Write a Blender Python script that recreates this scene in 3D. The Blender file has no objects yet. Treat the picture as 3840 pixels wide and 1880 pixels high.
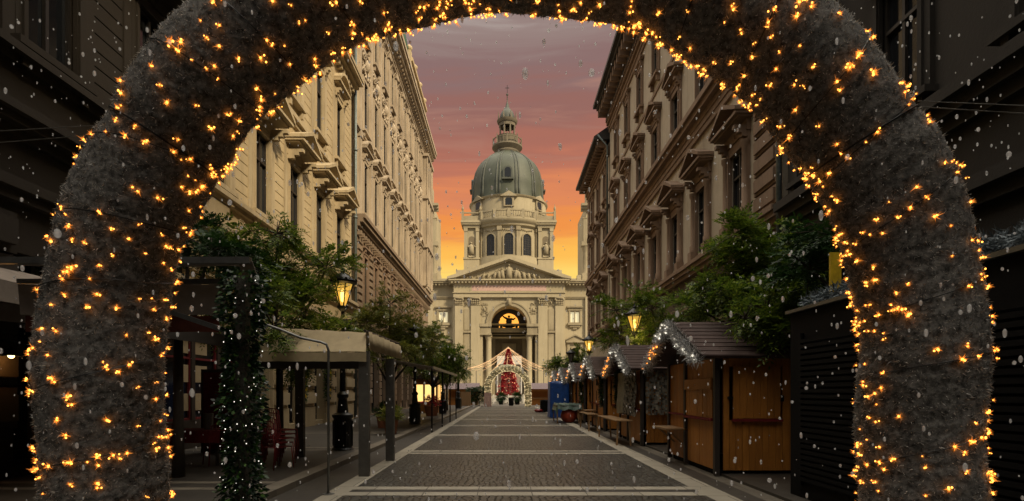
import bpy, bmesh, math, random
from mathutils import Vector, Matrix, Quaternion
R = math.radians
PI = math.pi
random.seed(11)
sc = bpy.context.scene
C = sc.collection

# ------------------------------------------------------------------ camera
cd = bpy.data.cameras.new('camera')
cam = bpy.data.objects.new('camera', cd); C.objects.link(cam)
cam.location = (0, 0, 1.7); cam.rotation_euler = (R(90), 0, 0)
cd.sensor_width = 36; cd.lens = 19.565
cd.shift_x = 0.0070; cd.shift_y = 0.1376
cd.clip_start = 0.05; cd.clip_end = 2000
sc.camera = cam

# ------------------------------------------------------------------ light, sky, exposure
SUN = Vector((0.60, -0.56, 0.66)).normalized()
sd = bpy.data.lights.new('sun', 'SUN'); sd.energy = 5.0; sd.angle = R(9); sd.color = (1.0, 0.82, 0.54)
so = bpy.data.objects.new('sun', sd); C.objects.link(so)
so.rotation_euler = SUN.to_track_quat('Z', 'Y').to_euler(); so.location = (30, -60, 60)
sc.view_settings.view_transform = 'Standard'; sc.view_settings.look = 'None'
sc.view_settings.gamma = 1.0; sc.view_settings.exposure = 0.0

def lin(r, g, b):
    f = lambda c: (c/255/12.92) if c/255 <= .04045 else ((c/255+.055)/1.055)**2.4
    return (f(r), f(g), f(b), 1)

W = bpy.data.worlds.new('World'); sc.world = W; W.use_nodes = True
nt = W.node_tree; N = nt.nodes; L = nt.links
for n in list(N): N.remove(n)
def nd(t, **k):
    n = N.new(t)
    for a, b in k.items(): setattr(n, a, b)
    return n
def mth(op, a, b=None, c=None):
    n = nd('ShaderNodeMath', operation=op)
    for i, x in enumerate((a, b, c)):
        if x is None: continue
        if isinstance(x, (int, float)): n.inputs[i].default_value = x
        else: L.new(x, n.inputs[i])
    return n.outputs[0]
tc = nd('ShaderNodeTexCoord')
nrm = nd('ShaderNodeVectorMath', operation='NORMALIZE'); L.new(tc.outputs['Generated'], nrm.inputs[0])
sep = nd('ShaderNodeSeparateXYZ'); L.new(nrm.outputs[0], sep.inputs[0])
mp = nd('ShaderNodeMapping'); mp.inputs['Scale'].default_value = (1.3, 1.3, 13); mp.inputs['Rotation'].default_value = (0, R(-14), 0)
L.new(nrm.outputs[0], mp.inputs[0])
nz = nd('ShaderNodeTexNoise'); nz.inputs['Scale'].default_value = 2.3; nz.inputs['Detail'].default_value = 7; nz.inputs['Roughness'].default_value = .55
nz.inputs['Distortion'].default_value = .6
L.new(mp.outputs[0], nz.inputs['Vector'])
off = mth('MULTIPLY', mth('SUBTRACT', nz.outputs['Fac'], .5), .16)
tilt = mth('MULTIPLY', sep.outputs['X'], -.05)
wgt = nd('ShaderNodeMapRange'); L.new(sep.outputs['Z'], wgt.inputs['Value'])
wgt.inputs['From Min'].default_value = .22; wgt.inputs['From Max'].default_value = .36
wgt.inputs['To Min'].default_value = .15; wgt.inputs['To Max'].default_value = 1
off2 = mth('MULTIPLY', mth('ADD', off, tilt), wgt.outputs[0])
el = mth('ADD', sep.outputs['Z'], off2)
cr = nd('ShaderNodeValToRGB'); cr.color_ramp.interpolation = 'EASE'
stops = [(0.0, lin(255, 196, 96)), (.17, lin(255, 222, 128)), (.205, lin(255, 214, 104)), (.235, lin(254, 188, 78)), (.285, lin(240, 146, 66)),
         (.325, lin(222, 134, 86)), (.37, lin(190, 116, 90)), (.41, lin(170, 108, 90)), (.455, lin(150, 104, 94)), (.50, lin(140, 110, 106)), (.54, lin(150, 128, 122)),
         (.60, (.60, .55, .50, 1)), (.75, (2.1, 1.92, 1.66, 1)), (1.0, (3.2, 2.94, 2.5, 1))]
e = cr.color_ramp.elements
while len(e) < len(stops): e.new(.5)
for i, (p, c) in enumerate(stops): e[i].position = p; e[i].color = c
L.new(el, cr.inputs[0])
# paler wisps high up
wm = nd('ShaderNodeMapRange'); L.new(nz.outputs['Fac'], wm.inputs['Value'])
wm.inputs['From Min'].default_value = .56; wm.inputs['From Max'].default_value = .74; wm.inputs['To Max'].default_value = .55
mxw = nd('ShaderNodeMix', data_type='RGBA'); L.new(wm.outputs[0], mxw.inputs[0]); L.new(cr.outputs[0], mxw.inputs[6]); mxw.inputs[7].default_value = lin(196, 138, 112)
# darker dusk away from the afterglow
fr = nd('ShaderNodeMapRange'); fr.interpolation_type = 'SMOOTHSTEP'; L.new(sep.outputs['Y'], fr.inputs['Value'])
fr.inputs['From Min'].default_value = -.1; fr.inputs['From Max'].default_value = .8
mx = nd('ShaderNodeMix', data_type='RGBA'); L.new(fr.outputs[0], mx.inputs[0]); mx.inputs[6].default_value = (.50, .475, .44, 1); L.new(mxw.outputs[2], mx.inputs[7])
zb = nd('ShaderNodeMapRange'); zb.interpolation_type = 'SMOOTHSTEP'; L.new(sep.outputs['Z'], zb.inputs['Value'])
zb.inputs['From Min'].default_value = .45; zb.inputs['From Max'].default_value = .85
L.new(mth('MAXIMUM', fr.outputs[0], zb.outputs[0]), mx.inputs[0])
bg = nd('ShaderNodeBackground'); L.new(mx.outputs[2], bg.inputs[0]); bg.inputs[1].default_value = 1.0
sky = nd('ShaderNodeTexSky'); sky.sky_type = 'NISHITA'; sky.sun_disc = False
sky.sun_elevation = math.asin(SUN.z); sky.sun_rotation = math.atan2(SUN.x, SUN.y)
bg2 = nd('ShaderNodeBackground'); L.new(sky.outputs[0], bg2.inputs[0]); bg2.inputs[1].default_value = .003
ad = nd('ShaderNodeAddShader'); L.new(bg.outputs[0], ad.inputs[0]); L.new(bg2.outputs[0], ad.inputs[1])
wo = nd('ShaderNodeOutputWorld'); L.new(ad.outputs[0], wo.inputs[0])

# ------------------------------------------------------------------ materials
def newmat(name):
    m = bpy.data.materials.new(name); m.use_nodes = True
    return m, m.node_tree, m.node_tree.nodes['Principled BSDF']
def mixc(t, fac, a, b, mode='MIX'):
    n = t.nodes.new('ShaderNodeMix'); n.data_type = 'RGBA'; n.blend_type = mode
    for i, x in ((0, fac), (6, a), (7, b)):
        if isinstance(x, (int, float)): n.inputs[i].default_value = x
        elif isinstance(x, tuple): n.inputs[i].default_value = x if len(x) == 4 else (*x, 1)
        else: t.links.new(x, n.inputs[i])
    return n.outputs[2]
def noise_n(t, scale, detail=5, rough=.6, vec=None, stretch=None):
    tcn = t.nodes.new('ShaderNodeTexCoord')
    v = tcn.outputs['Object']
    if stretch:
        m = t.nodes.new('ShaderNodeMapping'); m.inputs['Scale'].default_value = stretch
        t.links.new(v, m.inputs[0]); v = m.outputs[0]
    n = t.nodes.new('ShaderNodeTexNoise'); n.inputs['Scale'].default_value = scale
    n.inputs['Detail'].default_value = detail; n.inputs['Roughness'].default_value = rough
    t.links.new(v, n.inputs['Vector'])
    return n.outputs['Fac']
def mrange(t, x, a, b, c=0., d=1.):
    n = t.nodes.new('ShaderNodeMapRange'); t.links.new(x, n.inputs[0])
    n.inputs[1].default_value = a; n.inputs[2].default_value = b; n.inputs[3].default_value = c; n.inputs[4].default_value = d
    return n.outputs[0]
def bump(t, p, h, strength=.4, dist=.02):
    b = t.nodes.new('ShaderNodeBump'); b.inputs['Strength'].default_value = strength; b.inputs['Distance'].default_value = dist
    t.links.new(h, b.inputs['Height']); t.links.new(b.outputs[0], p.inputs['Normal'])
def stone(name, c, c2=None, dirt=(.08, .06, .045), rough=.85, dirtamt=.55, big=.35):
    m, t, p = newmat(name)
    c2 = c2 or tuple(x*.72 for x in c)
    n1 = noise_n(t, big, 6, .65); n2 = noise_n(t, 14, 6, .7); n3 = noise_n(t, 1.1, 6, .65, stretch=(2.2, 2.2, .22))
    a = mixc(t, mrange(t, n1, .35, .68), c, c2)
    a = mixc(t, mrange(t, n3, .5, .78, 0, dirtamt), a, dirt)
    a = mixc(t, mrange(t, n2, .3, .75, 0, .28), a, tuple(x*.5 for x in c))
    t.links.new(a, p.inputs['Base Color']); p.inputs['Roughness'].default_value = rough
    bump(t, p, n2, .35, .02)
    return m
def plain(name, c, rough=.6, metal=0, var=.25, scale=8, bstr=.15, spec=.5, stretch=None):
    m, t, p = newmat(name)
    n2 = noise_n(t, scale, 5, .65, stretch=stretch)
    a = mixc(t, mrange(t, n2, .3, .7, 0, 1), c, tuple(x*(1-var*1.6) for x in c))
    t.links.new(a, p.inputs['Base Color']); p.inputs['Roughness'].default_value = rough; p.inputs['Metallic'].default_value = metal
    p.inputs['Specular IOR Level'].default_value = spec
    bump(t, p, n2, bstr, .01)
    return m
def island(name, cols, rough=.6, metal=0, transl=0, spec=.4, sheen=0):
    """colour picked per separate leaf / strand"""
    m, t, p = newmat(name)
    g = t.nodes.new('ShaderNodeNewGeometry')
    r = t.nodes.new('ShaderNodeValToRGB'); el = r.color_ramp.elements
    while len(el) < len(cols): el.new(.5)
    for i, c in enumerate(cols): el[i].position = i/(len(cols)-1); el[i].color = (*c, 1)
    t.links.new(g.outputs['Random Per Island'], r.inputs[0])
    t.links.new(r.outputs[0], p.inputs['Base Color'])
    p.inputs['Roughness'].default_value = rough; p.inputs['Metallic'].default_value = metal; p.inputs['Specular IOR Level'].default_value = spec
    if transl:
        tr = t.nodes.new('ShaderNodeBsdfTranslucent'); t.links.new(r.outputs[0], tr.inputs[0])
        ms = t.nodes.new('ShaderNodeMixShader'); ms.inputs[0].default_value = transl
        out = t.nodes['Material Output']
        t.links.new(p.outputs[0], ms.inputs[1]); t.links.new(tr.outputs[0], ms.inputs[2]); t.links.new(ms.outputs[0], out.inputs[0])
    return m
def emis(name, c, s):
    m, t, p = newmat(name)
    p.inputs['Base Color'].default_value = (*[x*.5 for x in c], 1)
    p.inputs['Emission Color'].default_value = (*c, 1); p.inputs['Emission Strength'].default_value = s
    return m
def glassm(name, c=(.012, .014, .017), rough=.08):
    m, t, p = newmat(name)
    n = noise_n(t, .9, 3, .5)
    p.inputs['Base Color'].default_value = (*c, 1); p.inputs['Roughness'].default_value = rough; p.inputs['Specular IOR Level'].default_value = .55
    bump(t, p, n, .06, .05)
    return m
def woodm(name, c, c2, plank=None):
    m, t, p = newmat(name)
    n = noise_n(t, 6, 6, .65, stretch=(6, 6, .5)); n2 = noise_n(t, 1.2, 4, .6)
    g = t.nodes.new('ShaderNodeNewGeometry')
    a = mixc(t, mrange(t, n, .3, .72), c, c2)
    a = mixc(t, mrange(t, n2, .4, .75, 0, .45), a, tuple(x*.45 for x in c))
    a = mixc(t, mrange(t, g.outputs['Random Per Island'], 0, 1, 0, .35), a, tuple(x*.55 for x in c2))
    t.links.new(a, p.inputs['Base Color']); p.inputs['Roughness'].default_value = .55
    bump(t, p, n, .25, .01)
    return m

M = {}
M['cream'] = stone('cream_stucco', (.52, .41, .245), (.40, .31, .18), dirt=(.16, .12, .08), dirtamt=.35)
M['cream_trim'] = stone('cream_trim', (.50, .40, .25), (.33, .26, .16), dirt=(.07, .05, .03), dirtamt=.6)
M['pale'] = stone('pale_stucco', (.53, .43, .30), (.40, .325, .225), dirt=(.12, .09, .06), dirtamt=.5)
M['pale_trim'] = stone('pale_trim', (.50, .41, .30), (.30, .24, .175), dirt=(.05, .04, .03), dirtamt=.7)
M['brownlow'] = stone('brown_rusticated_stone', (.25, .18, .12), (.18, .13, .088), dirt=(.05, .035, .025), dirtamt=.5)
M['tan'] = stone('tan_render', (.50, .43, .33), (.38, .325, .245), dirt=(.07, .05, .04), dirtamt=.45)
M['brown_trim'] = stone('brown_sandstone', (.27, .18, .12), (.19, .125, .082), dirt=(.04, .03, .02), dirtamt=.45)
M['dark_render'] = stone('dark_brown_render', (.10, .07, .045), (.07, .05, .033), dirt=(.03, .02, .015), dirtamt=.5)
M['soot'] = stone('sooty_stone', (.024, .018, .012), (.017, .013, .009), dirt=(.01, .007, .005), dirtamt=.5)  # darkness at the edges of the view put into the stone colour
M['soot_warm'] = stone('warm_sooty_stucco', (.036, .025, .013), (.026, .018, .010), dirt=(.03, .02, .015), dirtamt=.5)  # cream stucco with the left edge shade painted into its colour
M['church'] = stone('limestone', (.42, .36, .24), (.33, .28, .18), dirt=(.20, .15, .09), dirtamt=.45, big=.12)
M['church_trim'] = stone('weathered_limestone', (.36, .305, .20), (.23, .19, .12), dirt=(.12, .09, .06), dirtamt=.6, big=.2)
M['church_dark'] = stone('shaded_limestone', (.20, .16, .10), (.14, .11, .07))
M['copper'] = stone('copper_patina', (.062, .072, .046), (.034, .042, .028), dirt=(.03, .035, .025), dirtamt=.6, rough=.6)
M['lantern_stone'] = stone('sooty_lantern_stone', (.19, .16, .11), (.12, .10, .07))  # darker stone tone for the lantern
M['copper_dark'] = stone('dark_copper', (.06, .07, .055), (.04, .045, .035), rough=.6)
M['green'] = plain('green_copper', (.03, .11, .06), .5)
M['roof'] = plain('slate_roof', (.05, .045, .042), .7, scale=3)
M['frame'] = plain('dark_window_frame', (.03, .024, .019), .5)
M['glass'] = glassm('window_glass')
M['iron'] = plain('black_cast_iron', (.012, .014, .015), .42, .3, bstr=.2)
M['pipe'] = plain('grey_zinc_pipe', (.16, .19, .19), .5, .5)
M['wood'] = woodm('varnished_pine', (.52, .21, .03), (.36, .13, .017))
M['wood_dark'] = woodm('dark_stained_wood', (.045, .032, .024), (.03, .022, .017))
M['wood_pale'] = woodm('pale_wood', (.36, .22, .10), (.28, .16, .07))
M['stall_roof'] = plain('purple_brown_roofing', (.07, .04, .034), .85, scale=5)
M['black'] = plain('matt_black_steel', (.003, .003, .0033), .75, .0, spec=.15)
M['white'] = plain('white_paint', (.62, .60, .56), .6)
M['canvas'] = plain('beige_canvas', (.52, .41, .24), .85, scale=2.5, var=.2)
M['canvas_grey'] = plain('grey_brown_canvas', (.34, .28, .23), .85, scale=2.5)
M['canvas_dark'] = plain('dark_brown_canvas', (.05, .04, .032), .85, scale=2.5)
M['canvas_red'] = plain('dark_red_canvas', (.13, .03, .012), .85)
M['grey_post'] = plain('grey_painted_post', (.10, .092, .078), .6)
M['grey_metal'] = plain('galvanised_steel', (.22, .22, .21), .4, .7)
M['red'] = plain('red_lacquered_metal', (.22, .012, .012), .4)
M['red_cloth'] = plain('red_cloth', (.18, .008, .008), .9)
M['pink'] = plain('pink_panel', (.60, .40, .34), .7)
M['blue'] = plain('blue_tarpaulin', (.012, .07, .30), .38, scale=4, bstr=.8)
M['greentarp'] = plain('green_tarpaulin', (.06, .11, .085), .5, scale=4, bstr=.6)
M['orange'] = plain('orange_red_plastic', (.42, .06, .02), .5)
M['yellow'] = plain('yellow_sign', (.75, .50, .02), .5)
M['terra'] = plain('terracotta', (.30, .11, .05), .8)
M['trunk'] = stone('bark', (.06, .045, .03), (.035, .027, .02))
M['leaf'] = island('leaves', [(.028, .06, .008), (.065, .12, .013), (.13, .20, .02), (.22, .28, .03), (.045, .09, .010)], .5, transl=.4)
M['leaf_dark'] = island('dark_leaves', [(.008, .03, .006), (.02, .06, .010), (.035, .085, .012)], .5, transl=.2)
M['leaf_olive'] = island('olive_leaves', [(.07, .10, .018), (.13, .16, .025), (.20, .21, .03), (.26, .23, .04)], .5, transl=.3)
M['ivy'] = island('ivy_leaves', [(.004, .012, .006), (.010, .030, .010), (.006, .018, .008), (.02, .06, .015), (.08, .17, .03)], .4, transl=.15)
M['tinsel'] = island('silver_tinsel', [(.10, .097, .09), (.40, .38, .35), (.85, .82, .76), (.28, .20, .12), (.56, .52, .46), (.34, .25, .16)], .45, .0, transl=.3)
M['tinsel_core'] = plain('dark_tinsel_core', (.27, .255, .235), .9, scale=34, var=.6, bstr=1)
M['frost'] = island('frosted_tinsel', [(.20, .21, .22), (.42, .42, .42), (.65, .63, .60)], .5, .2)
M['frost_blue'] = island('grey_blue_tinsel', [(.06, .08, .09), (.13, .16, .18), (.22, .26, .28)], .5, .2)
M['pinkroof'] = plain('mauve_roofing', (.26, .19, .19), .8)
M['gold_tinsel'] = island('gold_tinsel', [(.55, .50, .33), (.80, .74, .52), (.36, .33, .20)], .5, 0)
M['xmas'] = island('red_tinsel', [(.10, .004, .006), (.30, .008, .015), (.46, .02, .03)], .5)
M['snow'] = plain('snow', (.75, .77, .80), .8)
M['net'] = island('camouflage_net', [(.05, .045, .035), (.12, .11, .09), (.24, .21, .16), (.03, .03, .028)], .9)
M['net_pale'] = plain('pale_fabric', (.30, .27, .19), .9, scale=5)
M['bulb'] = emis('warm_bulb', (1, .37, .055), 5)
M['bulb_ray'] = emis('warm_light_fibre', (1, .30, .037), 1.0)  # tinsel catching bulb light, the glow put into emission
M['bulb_white'] = emis('cool_white_bulb', (1, .95, .80), 1.8)
M['ray_white'] = emis('cool_light_fibre', (1, .90, .72), .36)  # white bulb glow on the garland strands, painted as emission
M['bulb_gold'] = emis('gold_bulb', (1, .82, .46), 1.3)
M['string'] = emis('warm_string_light', (1, .60, .28), .95)
M['string_pale'] = emis('pale_light_fibre', (1, .78, .45), .4)  # halo of the distant arch bulbs, emitted by the strands
M['lamp_glow'] = emis('lit_lantern_glass', (1, .60, .11), .9)
lg = M['lamp_glow'].node_tree; tpn = lg.nodes.new('ShaderNodeBsdfTransparent'); tpn.inputs[0].default_value = (1, .85, .5, 1); mm = lg.nodes.new('ShaderNodeMixShader'); mm.inputs[0].default_value = .45
lg.links.new(lg.nodes['Principled BSDF'].outputs[0], mm.inputs[1]); lg.links.new(tpn.outputs[0], mm.inputs[2]); lg.links.new(mm.outputs[0], lg.nodes['Material Output'].inputs[0])
M['lamp_core'] = emis('lantern_flame', (1, .74, .26), 7)
M['lamp_off'] = plain('unlit_lantern_glass', (.22, .22, .20), .2)
M['shop'] = emis('lit_shop_window', (1, .62, .20), 1.5)
M['win_lit'] = emis('lit_church_window', (.95, .85, .55), .55)
M['lunette'] = emis('lit_lunette', (1, .42, .06), 1.3)
M['wire'] = plain('steel_wire', (.20, .19, .17), .5, .4)

# snow flakes: soft, half transparent
m, t, p = newmat('snowflake')
p.inputs['Base Color'].default_value = (.98, .98, 1, 1); p.inputs['Roughness'].default_value = .8
tr = t.nodes.new('ShaderNodeBsdfTranslucent'); tr.inputs[0].default_value = (1, 1, 1, 1)
tp = t.nodes.new('ShaderNodeBsdfTransparent')
m1 = t.nodes.new('ShaderNodeMixShader'); m1.inputs[0].default_value = .7
m2 = t.nodes.new('ShaderNodeMixShader')
lw = t.nodes.new('ShaderNodeLayerWeight'); lw.inputs[0].default_value = .45
t.links.new(p.outputs[0], m1.inputs[1]); t.links.new(tr.outputs[0], m1.inputs[2])
t.links.new(mrange(t, lw.outputs['Facing'], 0, .75, .38, .98), m2.inputs[0])
t.links.new(m1.outputs[0], m2.inputs[1]); t.links.new(tp.outputs[0], m2.inputs[2])
t.links.new(m2.outputs[0], t.nodes['Material Output'].inputs[0])
M['flake'] = m

# cobbles, slabs
def cobble(name, c, scale):
    m, t, p = newmat(name)
    tcn = t.nodes.new('ShaderNodeTexCoord')
    nn = t.nodes.new('ShaderNodeTexNoise'); nn.inputs['Scale'].default_value = 1.5; t.links.new(tcn.outputs['Object'], nn.inputs['Vector'])
    va = t.nodes.new('ShaderNodeVectorMath'); va.operation = 'MULTIPLY_ADD'; t.links.new(nn.outputs['Color'], va.inputs[0]); va.inputs[1].default_value = (.25, .25, 0)
    t.links.new(tcn.outputs['Object'], va.inputs[2])
    v = t.nodes.new('ShaderNodeTexVoronoi'); v.feature = 'DISTANCE_TO_EDGE'; v.inputs['Scale'].default_value = scale; v.inputs['Randomness'].default_value = .55
    v2 = t.nodes.new('ShaderNodeTexVoronoi'); v2.inputs['Scale'].default_value = scale; v2.inputs['Randomness'].default_value = .55
    t.links.new(va.outputs[0], v.inputs['Vector']); t.links.new(va.outputs[0], v2.inputs['Vector'])
    edge = mrange(t, v.outputs['Distance'], 0, .13)
    sp = t.nodes.new('ShaderNodeSeparateColor'); t.links.new(v2.outputs['Color'], sp.inputs[0])
    a = mixc(t, sp.outputs[0], tuple(x*.55 for x in c), tuple(x*1.5 for x in c))
    big = noise_n(t, .5, 5, .6)
    a = mixc(t, mrange(t, big, .4, .7, 0, .5), a, tuple(x*.5 for x in c))
    a = mixc(t, edge, (.012, .011, .009), a)
    t.links.new(a, p.inputs['Base Color']); p.inputs['Roughness'].default_value = .40
    bump(t, p, edge, .9, .02)
    return m
M['cobble'] = cobble('dark_cobbles', (.055, .052, .042), 8.5)
def slab(name, c, bw, bh):
    m, t, p = newmat(name)
    tcn = t.nodes.new('ShaderNodeTexCoord')
    b = t.nodes.new('ShaderNodeTexBrick'); t.links.new(tcn.outputs['Object'], b.inputs['Vector'])
    b.inputs['Scale'].default_value = 1; b.inputs['Brick Width'].default_value = bw; b.inputs['Row Height'].default_value = bh
    b.inputs['Mortar Size'].default_value = .008; b.inputs['Color1'].default_value = (*c, 1); b.inputs['Color2'].default_value = (*[x*.72 for x in c], 1)
    b.inputs['Mortar'].default_value = (.02, .018, .015, 1)
    n = noise_n(t, 2.2, 6, .7)
    a = mixc(t, mrange(t, n, .35, .75, 0, .55), b.outputs['Color'], tuple(x*.42 for x in c))
    t.links.new(a, p.inputs['Base Color']); p.inputs['Roughness'].default_value = .55
    bump(t, p, n, .2, .01)
    return m
M['slab'] = slab('dark_paving_slabs', (.055, .047, .037), .6, .4)
M['strip'] = slab('pale_stone_strip', (.42, .38, .30), .9, .9)
M['strip_dark'] = slab('worn_stone_strip', (.20, .17, .13), .9, .9)  # pale strip stone with the dim pavement's shade put into its colour
M['square'] = slab('grey_square_paving', (.16, .14, .11), 1.2, .8)

# ------------------------------------------------------------------ mesh builder
class MB:
    def __init__(s): s.v = []; s.f = []; s.mi = []; s.cur = 0; s.marks = []
    def mark(s): s.marks.append((len(s.v), len(s.f)))
    def add(s, vs, fs):
        o = len(s.v); s.v.extend([tuple(v) for v in vs])
        for f in fs: s.f.append([i+o for i in f]); s.mi.append(s.cur)
    def box(s, a, b):
        x0, y0, z0 = a; x1, y1, z1 = b
        s.add([(x0, y0, z0), (x1, y0, z0), (x1, y1, z0), (x0, y1, z0), (x0, y0, z1), (x1, y0, z1), (x1, y1, z1), (x0, y1, z1)],
              [(0, 3, 2, 1), (4, 5, 6, 7), (0, 1, 5, 4), (1, 2, 6, 5), (2, 3, 7, 6), (3, 0, 4, 7)])
    def beam(s, p, q, w, h, up=(0, 0, 1)):
        p = Vector(p); q = Vector(q); d = (q-p).normalized(); u = Vector(up)
        if abs(d.dot(u)) > .98: u = Vector((0, 1, 0))
        a = d.cross(u).normalized()*w/2; b = a.cross(d).normalized()*h/2
        vs = [p-a-b, p+a-b, p+a+b, p-a+b, q-a-b, q+a-b, q+a+b, q-a+b]
        s.add(vs, [(0, 3, 2, 1), (4, 5, 6, 7), (0, 1, 5, 4), (1, 2, 6, 5), (2, 3, 7, 6), (3, 0, 4, 7)])
    def tube(s, pts, r, n=8, caps=True):
        pts = [Vector(p) for p in pts]; k = len(pts)
        rs = r if isinstance(r, (list, tuple)) else [r]*k
        rings = []; a = None
        for i, p in enumerate(pts):
            d = (pts[min(i+1, k-1)]-pts[max(i-1, 0)]).normalized()
            if a is None:
                a = d.cross(Vector((0, 0, 1)))
                if a.length < .1: a = d.cross(Vector((0, 1, 0)))
            a = (a-d*a.dot(d)).normalized(); b = d.cross(a)
            rings.append([p+(a*math.cos(2*PI*j/n)+b*math.sin(2*PI*j/n))*rs[i] for j in range(n)])
        vs = [v for rg in rings for v in rg]
        fs = [(i*n+j, i*n+(j+1) % n, (i+1)*n+(j+1) % n, (i+1)*n+j) for i in range(k-1) for j in range(n)]
        if caps: fs += [tuple(range(n-1, -1, -1)), tuple((k-1)*n+j for j in range(n))]
        s.add(vs, fs)
    def lathe(s, prof, n=24, c=(0, 0, 0), a0=0., a1=2*PI, sx=1, sy=1):
        full = abs(a1-a0-2*PI) < 1e-6; m = n if full else n+1
        vs = [(c[0]+r*sx*math.cos(a0+(a1-a0)*j/n), c[1]+r*sy*math.sin(a0+(a1-a0)*j/n), c[2]+z) for r, z in prof for j in range(m)]
        fs = []
        for i in range(len(prof)-1):
            for j in range(n):
                k = (j+1) % m if full else j+1
                fs.append((i*m+j, i*m+k, (i+1)*m+k, (i+1)*m+j))
        s.add(vs, fs)
    def ball(s, c, r, n=8, m=6, sc3=(1, 1, 1), jit=0):
        prof = [(math.sin(PI*i/m), -math.cos(PI*i/m)) for i in range(m+1)]
        vs = []
        for a, z in prof:
            for j in range(n):
                k = 1+random.uniform(-jit, jit)
                vs.append((c[0]+r*k*a*math.cos(2*PI*j/n)*sc3[0], c[1]+r*k*a*math.sin(2*PI*j/n)*sc3[1], c[2]+r*k*z*sc3[2]))
        s.add(vs, [(i*n+j, i*n+(j+1) % n, (i+1)*n+(j+1) % n, (i+1)*n+j) for i in range(m) for j in range(n)])
    def prism(s, poly, P, d0, d1):
        """poly: (u,z) list; P(u,d,z) -> point"""
        k = len(poly)
        vs = [P(u, d0, z) for u, z in poly]+[P(u, d1, z) for u, z in poly]
        s.add(vs, [tuple(range(k)), tuple(range(2*k-1, k-1, -1))]+[(i, (i+1) % k, k+(i+1) % k, k+i) for i in range(k)])
    def build(s, name, mat, parent=None, smooth=False, loc=None):
        if s.marks:      # one object per marked piece
            mk = [m_ for m_ in s.marks if 0 < m_[1] < len(s.f)]; mk.insert(0, (0, 0)); mk.append((len(s.v), len(s.f))); s.marks = []; out = []
            for (v0, f0), (v1, f1) in zip(mk, mk[1:]):
                if f1 <= f0: continue
                t_ = MB(); t_.v = s.v[v0:v1]; t_.f = [[i-v0 for i in f] for f in s.f[f0:f1]]; t_.mi = s.mi[f0:f1]
                out.append(t_.build(name, mat, parent, smooth, loc))
            return out[0]
        me = bpy.data.meshes.new(name); me.from_pydata(s.v, [], s.f)
        mats = mat if isinstance(mat, (list, tuple)) else [mat]
        for m_ in mats: me.materials.append(M[m_])
        if len(mats) > 1: me.polygons.foreach_set('material_index', s.mi)
        if smooth == 'auto' or smooth is True:
            me.polygons.foreach_set('use_smooth', [True]*len(me.polygons))
        me.update()
        if smooth == 'auto':
            try: me.set_sharp_from_angle(angle=R(38))
            except Exception: pass
        o = bpy.data.objects.new(name, me); C.objects.link(o)
        if parent: o.parent = parent
        if loc: o.location = loc
        return o
def tag(o, label=None, cat=None, group=None, kind=None):
    if label: o['label'] = label
    if cat: o['category'] = cat
    if group: o['group'] = group
    if kind: o['kind'] = kind
    return o
def thing(name, label, cat, loc=(0, 0, 0), rz=0, group=None):
    o = bpy.data.objects.new(name, None); C.objects.link(o); o.location = loc; o.rotation_euler = (0, 0, rz)
    o.empty_display_size = .3
    return tag(o, label, cat, group)
def copy_tree(o, parent=None):
    c = o.copy(); C.objects.link(c); c.parent = parent
    for ch in list(o.children): copy_tree(ch, c)
    return c
def dup(o, loc, label=None, rz=None, group=None):
    c = copy_tree(o); c.location = loc
    if rz is not None: c.rotation_euler = (0, 0, rz)
    if label: c['label'] = label
    if group: c['group'] = group
    return c

# ------------------------------------------------------------------ facades
class Fac:
    """u along the facade, d outwards, z up; side L (faces +X), Rt (faces -X), F (faces -Y)"""
    def __init__(s, side): s.side = side
    def P(s, u, d, z):
        if s.side == 'L': return (d, u, z)
        if s.side == 'R': return (-d, u, z)
        return (u, -d, z)
    def box(s, mb, u0, u1, d0, d1, z0, z1):
        a = s.P(u0, d0, z0); b = s.P(u1, d1, z1)
        mb.box(tuple(map(min, a, b)), tuple(map(max, a, b)))
def wall(mb, F, u0, u1, z0, z1, holes, d=0, rev=.35):
    us = sorted({u0, u1} | {h[0] for h in holes} | {h[1] for h in holes}); us = [u for u in us if u0 <= u <= u1]
    zs = sorted({z0, z1} | {h[2] for h in holes} | {h[3] for h in holes}); zs = [z for z in zs if z0 <= z <= z1]
    for a, b in zip(us, us[1:]):
        for c, e_ in zip(zs, zs[1:]):
            um, zm = (a+b)/2, (c+e_)/2
            if any(h[0] < um < h[1] and h[2] < zm < h[3] for h in holes): continue
            mb.add([F.P(a, d, c), F.P(b, d, c), F.P(b, d, e_), F.P(a, d, e_)], [(0, 1, 2, 3)])
    for h in holes:
        a, b, c, e_ = h
        q = [(a, c), (b, c), (b, e_), (a, e_)]
        for i in range(4):
            (p, q1), (r, s_) = q[i], q[(i+1) % 4]
            mb.add([F.P(p, d, q1), F.P(r, d, s_), F.P(r, d-rev, s_), F.P(p, d-rev, q1)], [(0, 1, 2, 3)])
def cornice(mb, F, u0, u1, z0, z1, steps, d0=0.):
    """steps: projections from bottom up"""
    h = (z1-z0)/len(steps)
    for i, p in enumerate(steps): F.box(mb, u0, u1, d0-.02, d0+p, z0+i*h, z0+(i+1)*h)
def dentils(mb, F, u0, u1, z0, z1, d0, d1, w, gap):
    u = u0+gap/2
    while u+w < u1:
        F.box(mb, u, u+w, d0, d1, z0, z1); u += w+gap
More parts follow.
